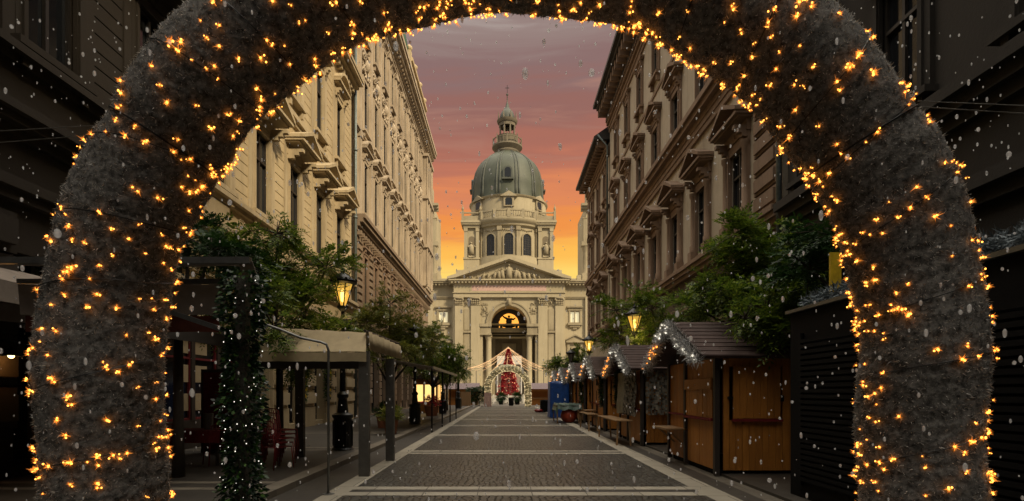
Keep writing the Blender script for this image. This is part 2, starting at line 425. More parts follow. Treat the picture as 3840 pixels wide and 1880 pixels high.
def mkwindow(F, root, w, z0, z1, d=-.11, rows=2, glass='glass', frame='frame', cols=2, arch=False):
    mb = MB(); t_ = .07
    zt = z1-w/2 if arch else z1
    F.box(mb, -w/2, -w/2+t_, d, d+.07, z0, zt); F.box(mb, w/2-t_, w/2, d, d+.07, z0, zt)
    F.box(mb, -w/2+t_, w/2-t_, d, d+.07, z0, z0+t_)
    if not arch: F.box(mb, -w/2+t_, w/2-t_, d, d+.07, z1-t_, z1)
    for i in range(1, cols):
        u = -w/2+w*i/cols; F.box(mb, u-.04, u+.04, d+.01, d+.085, z0+t_, (z1-t_ if not arch else z1-.1))
    for i in range(1, rows):
        z = z1-(z1-z0)*.33*i if rows == 2 else z0+(z1-z0)*i/rows
        F.box(mb, -w/2+t_, w/2-t_, d+.012, d+.10, z-.04, z+.04)
    o = mb.build('window', frame, root)
    g = MB()
    if arch:
        poly = [(-w/2, z0), (w/2, z0)]+[(w/2*math.cos(a), zt+w/2*math.sin(a)) for a in [PI*i/10 for i in range(11)]]
        g.prism(poly, F.P, d-.05, d+.005)
    else: F.box(g, -w/2+.01, w/2-.01, d-.03, d+.005, z0+.01, z1-.01)
    g.build('pane', glass, o)
    return o
def repeat(objs, F, us):
    """first axis keeps the originals, others get copies"""
    for i, u in enumerate(us):
        for o in objs:
            if i == 0: base = F.P(u, 0, 0); o.location = base
            else:
                c = o.copy(); C.objects.link(c); c.parent = o.parent; c.location = F.P(u, 0, 0)
                for ch in o.children:
                    g = ch.copy(); C.objects.link(g); g.parent = c
def orn(mb, F, u, z, w, h, d=.08, n=10, seed=1):
    """carved ornament: symmetric scrolls and leaves"""
    rnd = random.Random(seed)
    for i in range(n):
        a, b = rnd.uniform(.08, .46)*w, rnd.uniform(.05, .95)*h
        r = rnd.uniform(.10, .20)*min(w, h); t0 = rnd.uniform(0, 6); dd = d*rnd.uniform(.3, .8)
        for s_ in (-1, 1):      # a curling acanthus stroke
            pts = [F.P(u+s_*(a+r*(1-k*.13)*math.cos(t0+k*.75)), dd+.01*k, z+b+r*(1-k*.13)*math.sin(t0+k*.75)) for k in range(6)]
            mb.tube(pts, [r*.16, r*.26, r*.30, r*.28, r*.24, r*.30], 5)
    mb.ball(F.P(u, d*.9, z+h*.5), min(w, h)*.2, 7, 5, (.8, .8, 1.3), .1)
def surround(F, root, w, z0, z1, mat, style='tri', proj=.55, trim=.22, ow=None, sill=True, oseed=1, bal=False):
    mb = MB(); a = w/2
    F.box(mb, -a-trim, -a, -.02, .10, z0, z1+trim); F.box(mb, a, a+trim, -.02, .10, z0, z1+trim)
    F.box(mb, -a, a, -.02, .10, z1, z1+trim)
    F.box(mb, -a-trim*.45, -a-.02, .0, .15, z0, z1+trim*.4); F.box(mb, a+.02, a+trim*.45, .0, .15, z0, z1+trim*.4)
    if sill:
        F.box(mb, -a-trim-.1, a+trim+.1, -.02, .28, z0-.16, z0-.02)
        for s_ in (-1, 1): F.box(mb, s_*(a+trim*.5)-.08, s_*(a+trim*.5)+.08, -.02, .2, z0-.5, z0-.16)
    s_o = mb.build('window_surround', mat, root)
    zb = z1+trim
    hw = a+trim+.18
    pm = MB()
    if style in ('tri', 'seg', 'flat', 'bracket'):
        fz = .42 if style in ('tri', 'seg') else .22
        F.box(pm, -a-trim-.03, a+trim+.03, -.02, .14, zb+.02, zb+fz)
        if style in ('tri',): orn(pm, F, 0, zb+.05, w*.8, fz*.6, .16, 5, oseed)
        for q in (-1, 1):   # consoles
            for k in range(3):
                F.box(pm, q*(a+trim*.6)-.1, q*(a+trim*.6)+.1, 0, proj*(.45+.22*k), zb+.02-.32+k*.13+.12, zb+.02-.32+(k+1)*.13+.12)
        z = zb+fz
        F.box(pm, -hw, hw, -.02, proj*.8, z, z+.07); F.box(pm, -hw-.06, hw+.06, -.02, proj, z+.07, z+.17)
        z += .17
        if style == 'tri':
            hh = hw*.52
            pm.prism([(-hw-.03, z), (hw+.03, z), (0, z+hh)], F.P, -.02, proj*.35)
            for q in (-1, 1):
                pm.prism([(q*(hw+.1), z), (q*(hw+.1), z+.13), (0, z+hh+.17), (0, z+hh)], F.P, -.02, proj+.05)
            orn(pm, F, 0, z+.06, hw*.8, hh*.4, proj*.45, 4, oseed+3)
        if style == 'seg':
            n = 10; hh = hw*.55; rad = (hw*hw+hh*hh)/(2*hh); ca = math.asin(hw/rad)
            arc = [(rad*math.sin(-ca+2*ca*i/n), z+rad*math.cos(-ca+2*ca*i/n)-rad*math.cos(ca)) for i in range(n+1)]
            pm.prism(arc, F.P, -.02, proj*.35)
            for i in range(n):
                (u1_, z1_), (u2_, z2_) = arc[i], arc[i+1]
                pm.prism([(u1_, z1_), (u2_, z2_), (u2_*1.03, z2_+.13), (u1_*1.03, z1_+.13)], F.P, -.02, proj+.04)
            orn(pm, F, 0, z+.05, hw*1.1, hh*.6, proj*.5, 6, oseed+5)
    pm.build('pediment' if style in ('tri', 'seg') else 'window_hood', mat, s_o)
    return s_o

# ================================================================== SETTING
g = MB(); g.add([(-400, -200, 0), (400, -200, 0), (400, 900, 0), (-400, 900, 0)], [(0, 1, 2, 3)])
tag(g.build('ground', 'square'), kind='structure')
g = MB(); g.add([(-3.7, -30, .004), (4.05, -30, .004), (4.05, 63, .004), (-3.7, 63, .004)], [(0, 1, 2, 3)])
tag(g.build('road', 'slab'), kind='structure')
g = MB()
bands = [9.45+6.03*k for k in range(-6, 10)]
for a, b in zip(bands, bands[1:]):      # dark cobble fields between the pale bands
    g.add([(-2.62, a+.42, .008), (3.26, a+.42, .008), (3.26, b-.42, .008), (-2.62, b-.42, .008)], [(0, 1, 2, 3)])
tag(g.build('road_cobbles', 'cobble'), kind='structure')
g = MB()
def sheet(x0, x1, y0, y1, z): g.add([(x0, y0, z), (x1, y0, z), (x1, y1, z), (x0, y1, z)], [(0, 1, 2, 3)])
sheet(-2.97, -2.62, -28, 62, .012); sheet(3.26, 3.68, -28, 62, .012)
for b in bands:
    sheet(-2.62, 3.26, b-.42, b-.12, .012); sheet(-2.62, 3.26, b+.12, b+.42, .012)
tag(g.build('road_stone_strips', 'strip'), kind='structure')
g = MB(); g.box((-9.3, -30, .0), (-4.0, 64.5, .10)); g.box((4.35, -30, 0), (8.8, 57, .05))
tag(g.build('pavement', 'slab'), kind='structure')
g = MB(); g.box((-4.0, -30, 0), (-3.7, 64.5, .115))
tag(g.build('kerb', 'strip_dark'), kind='structure')
g = MB()
for b in bands: sheet(-8.9, -4.02, b-.42, b-.2, .104); sheet(-8.9, -4.02, b+.2, b+.42, .104)
tag(g.build('pavement_stone_strips', 'strip_dark'), kind='structure')

# ================================================================== LEFT BUILDINGS
FL, FR, FF = Fac('L'), Fac('R'), Fac('F')
def body(name, mat, root, F, u0, u1, z1, depth=14, dd=-.36):
    mb = MB(); F.box(mb, u0, u1, -depth, dd, 0, z1); return mb.build(name, mat, root)

# --- cream building on the left (near)
b1 = thing('street_building', 'cream stucco building on the left with triangular pediments and a blue-grey downpipe', 'building', (-9.1, 0, 0))
U = [30.3-3.2*k for k in range(5)]
holes = []
gh = []
for u in U:
    holes += [(u-.62, u+.62, 8.25, 11.3), (u-.55, u+.55, 14.2, 17.4), (u-.5, u+.5, 21.3, 23.6)]
    gh.append((u-.8, u+.8, .3, 4.3))
mb = MB(); wall(mb, FL, 15.7, 33.0, 5.2, 25.5, holes); wall(mb, FL, 15.7, 33.0, 0, 5.2, gh, rev=.5)
FL.box(mb, 32.98, 33.0, -14, 0, 0, 25.5)
mb.build('wall', 'cream', b1)
body('inner_wall', 'dark_render', b1, FL, -16, 32.97, 25.4, dd=-.55)
mb = MB()   # rusticated bands between the windows
def rust(mb, F, u0, u1, z0, z1, h, p=.05, gap=.035, bos=0):
    n = max(1, round((z1-z0)/h)); h = (z1-z0)/n
    for i in range(n):
        F.box(mb, u0, u1, -.01, p, z0+i*h+gap/2, z0+(i+1)*h-gap/2)
        if bos: F.box(mb, u0+.12, u1-.12, p-.01, p+bos, z0+i*h+h*.2, z0+(i+1)*h-h*.2)
for i, u in enumerate(U):
    for (z0, z1) in ((8.15, 12.9), (13.7, 18.9), (20.4, 24.2)):
        mb.mark(); rust(mb, FL, u-1.6-.72, u-1.6+.28+.44, z0, z1, .36)
mb.mark(); rust(mb, FL, 31.3, 32.6, 8.15, 12.9, .36); mb.mark(); rust(mb, FL, 31.3, 32.6, 13.7, 18.9, .36)
mb.build('rustication', 'cream', b1)
mb = MB()
for u in U: mb.mark(); rust(mb, FL, u-2.35, u-.85, 1.0, 5.0, .82, .12, .05, .13); FL.box(mb, u-2.4, u-.82, -.02, .16, 0, 1.0)
mb.mark(); rust(mb, FL, 31.15, 32.95, 1.0, 5.0, .82, .12, .05, .13); FL.box(mb, 31.12, 32.97, -.02, .16, 0, 1.0)
mb.build('bossed_masonry', 'cream', b1)
mb = MB()
cornice(mb, FL, 15.7, 33.05, 5.2, 5.6, (.16, .26)); cornice(mb, FL, 15.7, 33.05, 6.4, 6.9, (.12, .3, .42))
cornice(mb, FL, 15.7, 33.05, 7.75, 8.05, (.14, .3)); cornice(mb, FL, 15.7, 33.05, 13.1, 13.5, (.12, .24))
cornice(mb, FL, 15.7, 33.05, 19.4, 20.1, (.2, .45, .7, .75)); dentils(mb, FL, 15.7, 33, 19.2, 19.4, 0, .3, .16, .3)
cornice(mb, FL, 15.7, 33.05, 24.6, 25.5, (.3, .6, .9))
mb.build('cornice', 'cream_trim', b1)
mb = MB()
for u in U:
    mb.mark()
    for q in (-1, 1):
        for z0, z1 in ((8.1, 12.7), (13.6, 18.8)): mb.mark(); FL.box(mb, u+q*.98-.14, u+q*.98+.14, -.01, .09, z0, z1)
    mb.mark(); FL.box(mb, u-.7, u+.7, -.01, .1, 6.95, 7.7)
    orn(mb, FL, u-1.6, 6.98, .5, .6, .08, 3, int(u))
mb.build('pilaster_strips', 'cream_trim', b1)
w1 = mkwindow(FL, b1, 1.24, 8.25, 11.3); s1 = surround(FL, b1, 1.24, 8.25, 11.3, 'cream_trim', 'tri', .85, .24)
w2 = mkwindow(FL, b1, 1.1, 14.2, 17.4); s2 = surround(FL, b1, 1.1, 14.2, 17.4, 'cream_trim', 'seg', .45, .22)
w3 = mkwindow(FL, b1, 1.0, 21.3, 23.6); s3 = surround(FL, b1, 1.0, 21.3, 23.6, 'cream_trim', 'flat', .3, .2)
for o in (w1, s1, w2, s2, w3, s3): repeat([o], FL, U)
sf = mkwindow(FL, b1, 1.6, .3, 4.3, d=-.4, rows=2); sf.name = 'shop_window'; repeat([sf], FL, U)
mb = MB(); mb.tube([(.22, 33.12, .2), (.22, 33.12, 26)], .085, 8)
for z in (4, 8, 12, 16, 20, 24): mb.tube([(.22, 33.12, z), (.22, 33.12, z+.12)], .12, 8)
mb.build('downpipe', 'pipe', b1, smooth=True)


# --- near end of the cream building, edge shade put into its colour
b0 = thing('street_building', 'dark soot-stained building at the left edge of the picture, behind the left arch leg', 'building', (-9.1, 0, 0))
U0 = [14.3-3.2*k for k in range(4)]
holes = []
for u in U0: holes += [(u-.62, u+.62, 8.25, 11.3), (u-.55, u+.55, 14.2, 17.4), (u-.5, u+.5, 21.3, 23.6), (u-.8, u+.8, .3, 4.3)]
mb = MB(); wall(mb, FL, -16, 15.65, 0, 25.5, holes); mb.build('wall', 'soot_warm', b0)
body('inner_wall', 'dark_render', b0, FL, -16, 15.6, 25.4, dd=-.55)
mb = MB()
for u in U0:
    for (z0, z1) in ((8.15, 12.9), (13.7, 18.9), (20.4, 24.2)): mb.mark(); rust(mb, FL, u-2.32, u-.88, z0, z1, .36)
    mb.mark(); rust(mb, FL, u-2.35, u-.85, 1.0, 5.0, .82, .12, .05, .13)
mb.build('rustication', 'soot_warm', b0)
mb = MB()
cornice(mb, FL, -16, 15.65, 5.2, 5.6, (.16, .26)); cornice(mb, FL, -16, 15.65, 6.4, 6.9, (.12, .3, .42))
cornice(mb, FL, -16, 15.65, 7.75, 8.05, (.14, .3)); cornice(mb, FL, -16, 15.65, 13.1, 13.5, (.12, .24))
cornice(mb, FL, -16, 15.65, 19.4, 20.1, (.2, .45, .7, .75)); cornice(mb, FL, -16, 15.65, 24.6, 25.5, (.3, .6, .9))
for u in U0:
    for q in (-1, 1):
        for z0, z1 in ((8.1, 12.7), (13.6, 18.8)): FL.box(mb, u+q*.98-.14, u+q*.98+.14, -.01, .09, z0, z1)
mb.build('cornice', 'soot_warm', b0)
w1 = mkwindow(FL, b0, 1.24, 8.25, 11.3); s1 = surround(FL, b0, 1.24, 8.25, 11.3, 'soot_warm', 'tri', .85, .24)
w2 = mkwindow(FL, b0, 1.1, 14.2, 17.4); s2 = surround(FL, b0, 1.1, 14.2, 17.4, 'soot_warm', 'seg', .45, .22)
w3 = mkwindow(FL, b0, 1.0, 21.3, 23.6)
for o in (w1, s1, w2, s2, w3): repeat([o], FL, U0)
sf = mkwindow(FL, b0, 1.6, .3, 4.3, d=-.4, rows=2); sf.name = 'shop_window'; repeat([sf], FL, U0)

# --- pale building further along on the left
b2 = thing('street_building', 'tall pale building beyond the cream one, brown lower storeys, green roof turret', 'building', (-8.98, 0, 0))
U2 = [35.6+2.8*k for k in range(9)]
holes = []
for u in U2:
    holes += [(u-.52, u+.52, 12.9, 16.2), (u-.52, u+.52, 18.2, 21.4), (u-.48, u+.48, 24.0, 26.8), (u-.5, u+.5, 7.0, 10.2)]
mb = MB(); wall(mb, FL, 33.3, 65, 12.2, 28.3, [h for h in holes if h[2] > 12]); FL.box(mb, 64.98, 65, -14, -.01, 0, 28.3); FL.box(mb, 33.3, 33.32, -14, -.01, 0, 28.3)
mb.build('wall', 'pale', b2)
mb = MB(); wall(mb, FL, 33.3, 65, 0, 12.2, [h for h in holes if h[2] < 12]+[(u-.95, u+.95, .2, 4.4) for u in U2], rev=.4)
mb.build('lower_wall', 'brownlow', b2)
body('inner_wall', 'dark_render', b2, FL, 33.33, 64.97, 28.2, dd=-.45)
mb = MB()
for i, u in enumerate(U2+[U2[-1]+2.8]):
    mb.mark(); rust(mb, FL, u-2.0, u-.8, 5.9, 11.2, .44, .09, .06, .05); mb.mark(); rust(mb, FL, u-1.8, u-1.0, .9, 4.9, .5, .1, .06)
mb.mark(); cornice(mb, FL, 33.3, 65.1, 5.0, 5.8, (.1, .25, .35)); mb.mark(); cornice(mb, FL, 33.3, 65.1, 11.4, 12.35, (.15, .3, .5, .62))
dentils(mb, FL, 33.3, 65, 11.15, 11.4, 0, .35, .22, .4)
mb.build('rustication', 'brownlow', b2)
mb = MB()
for u in U2+[U2[-1]+2.8]:
    mb.mark(); FL.box(mb, u-1.6, u-1.2, -.01, .16, 12.5, 27.6); FL.box(mb, u-1.66, u-1.14, -.01, .22, 17.3, 17.7); FL.box(mb, u-1.68, u-1.12, -.01, .25, 27.1, 27.6)
mb.mark(); cornice(mb, FL, 33.3, 65.1, 27.6, 29.5, (.15, .22, .35, .7, .95, 1.05)); dentils(mb, FL, 33.3, 65, 28.3, 28.6, 0, .55, .25, .35)
mb.mark(); cornice(mb, FL, 33.3, 65.1, 17.55, 17.75, (.12, .2))
mb.build('cornice', 'pale_trim', b2)
A = mkwindow(FL, b2, 1.04, 12.9, 16.2, d=-.06); As = surround(FL, b2, 1.04, 12.9, 16.2, 'pale_trim', 'seg', .4, .2)
B = mkwindow(FL, b2, 1.04, 18.2, 21.4, d=-.06); Bs = surround(FL, b2, 1.04, 18.2, 21.4, 'pale_trim', 'none', .4, .2)
Cw = mkwindow(FL, b2, .96, 24.0, 26.8, d=-.06); Cs = surround(FL, b2, .96, 24.0, 26.8, 'pale_trim', 'flat', .3, .18)
D = mkwindow(FL, b2, 1.0, 7.0, 10.2); Ds = surround(FL, b2, 1.0, 7.0, 10.2, 'brown_trim', 'flat', .3, .18)
mb = MB(); orn(mb, FL, 0, 21.7, 1.7, 1.5, .16, 16, 5)
FL.box(mb, -.85, .85, -.01, .1, 23.2, 23.4); O2 = mb.build('carved_ornament', 'pale_trim', b2, smooth=True)
for o in (A, As, B, Bs, Cw, Cs, D, Ds, O2): repeat([o], FL, U2)
sh = mkwindow(FL, b2, 1.9, .2, 4.4, d=-.35, rows=2); sh.name = 'shop_window'; repeat([sh], FL, U2)
mb = MB()   # oriel at the far end
FL.box(mb, 60.4, 64.6, -.05, .5, 13.2, 27.4)
for k, (p, z) in enumerate(((.2, 12.4), (.35, 12.7), (.5, 12.95))): FL.box(mb, 60.6, 64.4, -.02, p, z, z+.32)
for z in (17.3, 22.6, 27.2): FL.box(mb, 60.2, 64.8, -.02, .72, z, z+.3)
for u in (60.5, 61.9, 63.1, 64.5): FL.box(mb, u-.15, u+.15, .5, .62, 13.3, 27.2)
mb.build('oriel', 'pale_trim', b2)
mb = MB()
for z0 in (14, 19, 24):
    for u in (61.2, 62.5, 63.8): mb.mark(); FL.box(mb, u-.38, u+.38, .48, .515, z0, z0+2.6)
mb.build('oriel_window', 'glass', b2)
mb = MB(); FL.box(mb, 51.5, 60.6, -4, .1, 29.5, 32.2); cornice(mb, FL, 51.3, 60.8, 31.9, 32.5, (.2, .4), .1)
for u in (51.4, 54.5, 57.6, 60.7): FL.box(mb, u-.3, u+.3, .0, .35, 29.5, 33.1); mb.ball(FL.P(u, .15, 33.4), .3, 8, 6)
for u in (38, 44, 64): mb.mark(); FL.box(mb, u-.4, u+.4, -.2, .4, 29.5, 31.2); mb.ball(FL.P(u, .1, 31.5), .32, 8, 6)
mb.build('attic', 'cream', b2)
mb = MB(); mb.lathe([(2.6, 29.5), (2.6, 31.2), (2.75, 31.6), (2.5, 33), (1.9, 34.4), (1.0, 35.5), (.3, 36.2), (.12, 38), (0, 38.4)], 20, (-2.2, 48.5, 0))
mb.build('copper_turret', 'green', b2, smooth='auto')
mb = MB(); mb.prism([(33.3, 29.5), (65, 29.5), (65, 31.2), (33.3, 31.2)], FL.P, -13, -2.5); mb.build('roof', 'roof', b2)

# ================================================================== RIGHT BUILDINGS
b3 = thing('street_building', 'grey-brown building on the right with brown pedimented window frames and deep bracketed eaves', 'building', (8.5, 0, 0))
U3 = [20.2+3.65*k for k in range(7)]
holes = []
for u in U3: holes += [(u-.62, u+.62, 7.75, 10.4), (u-.56, u+.56, 14.1, 16.4), (u-.5, u+.5, 19.3, 21.6), (u-1.05, u+1.05, .3, 4.6)]
mb = MB(); wall(mb, FR, 17, 45, 6.9, 23.9, [h for h in holes if h[2] > 5]); FR.box(mb, 17, 17.02, -14, 0, 5, 23.9)
mb.build('wall', 'tan', b3)
mb = MB(); wall(mb, FR, 17, 45, 0, 6.9, [h for h in holes if h[2] < 5], rev=.45); mb.build('lower_wall', 'dark_render', b3)
body('inner_wall', 'dark_render', b3, FR, 17.03, 44.97, 23.8, dd=-.5)
mb = MB()
cornice(mb, FR, 17, 45, 5.2, 5.6, (.15, .28)); cornice(mb, FR, 17, 45, 6.9, 7.45, (.16, .28, .36)); cornice(mb, FR, 17, 45, 12.7, 13.9, (.12, .16, .2, .42, .55))
cornice(mb, FR, 17, 45, 22.6, 23.4, (.1, .16, .3)); cornice(mb, FR, 17, 45, 18.4, 18.6, (.06,))
u = 17.1
while u < 18.8:
    rust(mb, FR, 17.05, 18.65, 7.5, 12.6, .62, .16, .07, .07); break
mb.mark(); rust(mb, FR, 17.05, 18.65, 14, 22.5, .62, .12, .07)
for u in U3:
    mb.mark(); rust(mb, FR, u+1.25, u+2.4, .3, 5.1, .6, .12, .06)
    FR.box(mb, u-.8, u+.8, -.01, .07, 13.95, 14.0)
mb.build('cornice', 'brown_trim', b3)
mb = MB()   # eaves
FR.box(mb, 16.9, 45, -.05, 1.1, 24.35, 24.6); FR.box(mb, 16.9, 45, -.05, .35, 23.4, 24.35)
mb.prism([(-.1, 24.6), (1.35, 24.6), (1.35, 24.85), (-.1, 25.9), (-3, 27.6), (-3, 24.6)], lambda a, d, z: FR.P(d, a, z), 16.9, 45.2)
mb.build('roof', 'roof', b3)
mb = MB(); dentils(mb, FR, 17, 45, 23.75, 24.34, .3, 1.0, .24, .5); mb.mark(); dentils(mb, FR, 17, 45, 23.3, 23.5, .2, .4, .14, .2)
mb.build('eaves_brackets', 'brown_trim', b3)
def colframe(F, root, w, z0, z1, mat):   # half columns beside the piano nobile windows
    mb = MB()
    for q in (-1, 1):
        c = F.P(q*(w/2+.22), .14, 0)
        mb.lathe([(.17, z0-.1), (.17, z0+.15), (.13, z0+.2), (.115, z1-.1), (.17, z1), (.18, z1+.14)], 10, c)
        F.box(mb, q*(w/2+.22)-.2, q*(w/2+.22)+.2, -.01, .33, z0-.55, z0-.1)
    F.box(mb, -w/2-.5, w/2+.5, -.01, .38, z0-.68, z0-.56)
    return mb.build('half_column', mat, root, smooth='auto')
w1 = mkwindow(FR, b3, 1.24, 7.75, 10.4); s1 = surround(FR, b3, 1.24, 7.75, 10.4, 'brown_trim', 'tri', .62, .34, sill=False)
cf = colframe(FR, b3, 1.24, 7.95, 10.3, 'brown_trim')
w2 = mkwindow(FR, b3, 1.12, 14.1, 16.4); s2 = surround(FR, b3, 1.12, 14.1, 16.4, 'brown_trim', 'tri', .42, .24)
w3 = mkwindow(FR, b3, 1.0, 19.3, 21.6); s3 = surround(FR, b3, 1.0, 19.3, 21.6, 'brown_trim', 'flat', .26, .2)
for o in (w1, s1, cf, w2, s2, w3, s3): repeat([o], FR, U3)
sh = mkwindow(FR, b3, 2.1, .3, 4.6, d=-.4, rows=2, cols=3); sh.name = 'shop_window'; repeat([sh], FR, U3)
mb = MB(); mb.mark(); mb.tube([FR.P(16.86, .2, .1), FR.P(16.86, .2, 23.8)], .085, 8); mb.mark(); mb.tube([FR.P(45.1, .2, 14), FR.P(45.1, .2, 21.6), FR.P(45.1, 1.0, 22.5)], .08, 8)
mb.build('downpipe', 'pipe', b3, smooth=True)

b4 = thing('street_building', 'lower brown building at the far end of the right row, next to the church square', 'building', (8.5, 0, 0))
U4 = [46.9+3.35*k for k in range(3)]
holes = []
for u in U4: holes += [(u-.55, u+.55, 7.9, 10.3), (u-.52, u+.52, 13.2, 15.6), (u-.5, u+.5, 17.8, 20.0), (u-.9, u+.9, .3, 4.4)]
mb = MB(); wall(mb, FR, 45.25, 56.6, 0, 22.0, holes); FR.box(mb, 56.58, 56.6, -14, 0, 0, 22); mb.build('wall', 'tan', b4)
body('inner_wall', 'dark_render', b4, FR, 45.26, 56.55, 21.9, dd=-.5)
mb = MB(); cornice(mb, FR, 45.25, 56.7, 6.4, 7.1, (.15, .3, .36)); cornice(mb, FR, 45.25, 56.7, 12.0, 12.7, (.12, .3, .42)); cornice(mb, FR, 45.25, 56.7, 16.7, 16.95, (.1, .16)); cornice(mb, FR, 45.25, 56.7, 20.9, 21.7, (.1, .2, .3))
rust(mb, FR, 55.6, 56.6, 7.2, 20.8, .6, .1, .06)
dentils(mb, FR, 45.3, 56.7, 21.7, 22.2, .2, .95, .22, .45)
mb.build('cornice', 'brown_trim', b4)
mb = MB(); mb.prism([(-.1, 22.2), (1.25, 22.2), (1.25, 22.45), (-.1, 23.4), (-3, 25), (-3, 22.2)], lambda a, d, z: FR.P(d, a, z), 45.25, 56.9); mb.build('roof', 'roof', b4)
w1 = mkwindow(FR, b4, 1.1, 7.9, 10.3); s1 = surround(FR, b4, 1.1, 7.9, 10.3, 'brown_trim', 'tri', .5, .26)
w2 = mkwindow(FR, b4, 1.04, 13.2, 15.6); s2 = surround(FR, b4, 1.04, 13.2, 15.6, 'brown_trim', 'tri', .4, .22)
w3 = mkwindow(FR, b4, 1.0, 17.8, 20.0); s3 = surround(FR, b4, 1.0, 17.8, 20.0, 'brown_trim', 'flat', .26, .2)
for o in (w1, s1, w2, s2, w3, s3): repeat([o], FR, U4)
sh = mkwindow(FR, b4, 1.8, .3, 4.4, d=-.4, rows=2); sh.name = 'shop_window'; repeat([sh], FR, U4)

b5 = thing('street_building', 'very dark building at the right edge of the picture, behind the black kiosk', 'building', (8.5, 0, 0))  # edge shade sits in the wall and trim colour
U5 = [15.3-3.4*k for k in range(4)]
holes = []
for u in U5: holes += [(u-.6, u+.6, 7.75, 10.6), (u-.6, u+.6, 14.2, 17.0), (u-.5, u+.5, 20, 22.4)]
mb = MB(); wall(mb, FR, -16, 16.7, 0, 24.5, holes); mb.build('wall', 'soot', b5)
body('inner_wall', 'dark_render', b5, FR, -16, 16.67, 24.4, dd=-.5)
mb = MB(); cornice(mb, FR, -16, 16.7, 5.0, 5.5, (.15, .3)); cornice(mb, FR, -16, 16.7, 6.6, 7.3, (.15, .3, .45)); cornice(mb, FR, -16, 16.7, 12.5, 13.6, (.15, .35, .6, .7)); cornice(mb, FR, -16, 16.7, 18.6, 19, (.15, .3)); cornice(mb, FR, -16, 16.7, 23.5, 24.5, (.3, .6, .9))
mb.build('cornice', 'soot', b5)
w1 = mkwindow(FR, b5, 1.2, 7.75, 10.6); s1 = surround(FR, b5, 1.2, 7.75, 10.6, 'soot', 'tri', .6, .3)
w2 = mkwindow(FR, b5, 1.2, 14.2, 17.0); s2 = surround(FR, b5, 1.2, 14.2, 17.0, 'soot', 'tri', .45, .26)
w3 = mkwindow(FR, b5, 1.0, 20, 22.4); s3 = surround(FR, b5, 1.0, 20, 22.4, 'soot', 'flat', .3, .2)
for o in (w1, s1, w2, s2, w3, s3): repeat([o], FR, U5)

# unseen blocks added behind the camera to shade the near end of the street
bb = thing('office_block', 'tall plain block beyond the right row, behind the camera', 'building', (26, -25, 0))
mb = MB(); mb.box((0, -55, 0), (8, 0, 62)); mb.build('wall', 'soot', bb)
mb = MB()
for z in range(3, 60, 4):
    for y in range(-48, -2, 4): mb.box((-.03, y, z), (.02, y+2, z+2.2))
mb.build('window', 'glass', bb)  # windows of the added shade block
bb = thing('office_block', 'tall plain block closing the street behind the camera', 'building', (-14, -19, 0))
mb = MB(); mb.box((0, -20, 0), (30, 0, 20)); mb.build('wall', 'soot', bb)
mb = MB()
for z in range(3, 18, 4):
    for x in range(2, 28, 4): mb.box((x, -.02, z), (x+2, .03, z+2.2))
mb.build('window', 'glass', bb)  # windows of the added shade block

# ================================================================== CHURCH
XC, YC = .8, 105
ch = thing('church', 'cream stone domed basilica with a pedimented portico closing the end of the street', 'church', (XC, YC, 0))
F = FF
def archwall(mb, uc, zs, r, u0, u1, ztop, d, n=20, rev=.6):
    pts = [(uc+r*math.cos(PI-PI*i/n), zs+r*math.sin(PI*i/n)) for i in range(n+1)]
    for i in range(n):
        (a, b), (c, e_) = pts[i], pts[i+1]
        mb.add([F.P(a, d, b), F.P(c, d, e_), F.P(c, d, ztop), F.P(a, d, ztop)], [(0, 1, 2, 3)])
        mb.add([F.P(a, d, b), F.P(c, d, e_), F.P(c, d-rev, e_), F.P(a, d-rev, b)], [(0, 1, 2, 3)])
    if u0 < uc-r: mb.add([F.P(u0, d, zs), F.P(uc-r, d, zs), F.P(uc-r, d, ztop), F.P(u0, d, ztop)], [(0, 1, 2, 3)])
    if u1 > uc+r: mb.add([F.P(uc+r, d, zs), F.P(u1, d, zs), F.P(u1, d, ztop), F.P(uc+r, d, ztop)], [(0, 1, 2, 3)])
def archivolt(mb, uc, zs, r0, r1, d0, d1, n=24, P=None):
    P = P or F.P
    for i in range(n):
        a, b = PI*i/n, PI*(i+1)/n
        q = [(uc+r0*math.cos(a), zs+r0*math.sin(a)), (uc+r1*math.cos(a), zs+r1*math.sin(a)), (uc+r1*math.cos(b), zs+r1*math.sin(b)), (uc+r0*math.cos(b), zs+r0*math.sin(b))]
        mb.prism(q, P, d0, d1)
# portico wall
mb = MB()
archwall(mb, 0, 14.4, 3.44, -5.6, 5.6, 19.4, 0, rev=4)
wall(mb, F, -5.6, 5.6, 0, 14.4, [(-5.0, 5.0, -1, 12.45), (-3.44, 3.44, 12.0, 14.5)], rev=4)
F.box(mb, -10.6, -5.6, -6, 0, 0, 19.4); F.box(mb, 5.6, 10.6, -6, 0, 0, 19.4); F.box(mb, -10.6, 10.6, -14, -6.4, 0, 22)
F.box(mb, -10.6, 10.6, -6, .05, 19.4, 22.1)
mb.build('portico_wall', 'church', ch)
mb = MB()   # side wings with window and door openings
for q in (-1, 1):
    mb.mark()
    a, b = sorted((q*10.6, q*15.8))
    c = q*12.55
    wall(mb, F, a, b, 0, 22.0, [(c-.82, c-.08, 14.9, 16.85), (c+.08, c+.82, 14.9, 16.85), (c-.8, c+.8, 2, 10.0)], d=-1.2, rev=.6)
    F.box(mb, min(q*10.6, q*27.5), max(q*10.6, q*27.5), -14, -1.85, 0, 22)
    a, b = sorted((q*15.8, q*27.5)); F.box(mb, a, b, -13.9, -1.0, 0, 22)
    a, b = sorted((q*14.5, q*15.9)); F.box(mb, a, b, -1.3, -.7, 0, 19.6)
mb.build('wing_wall', 'church', ch)
mb = MB()
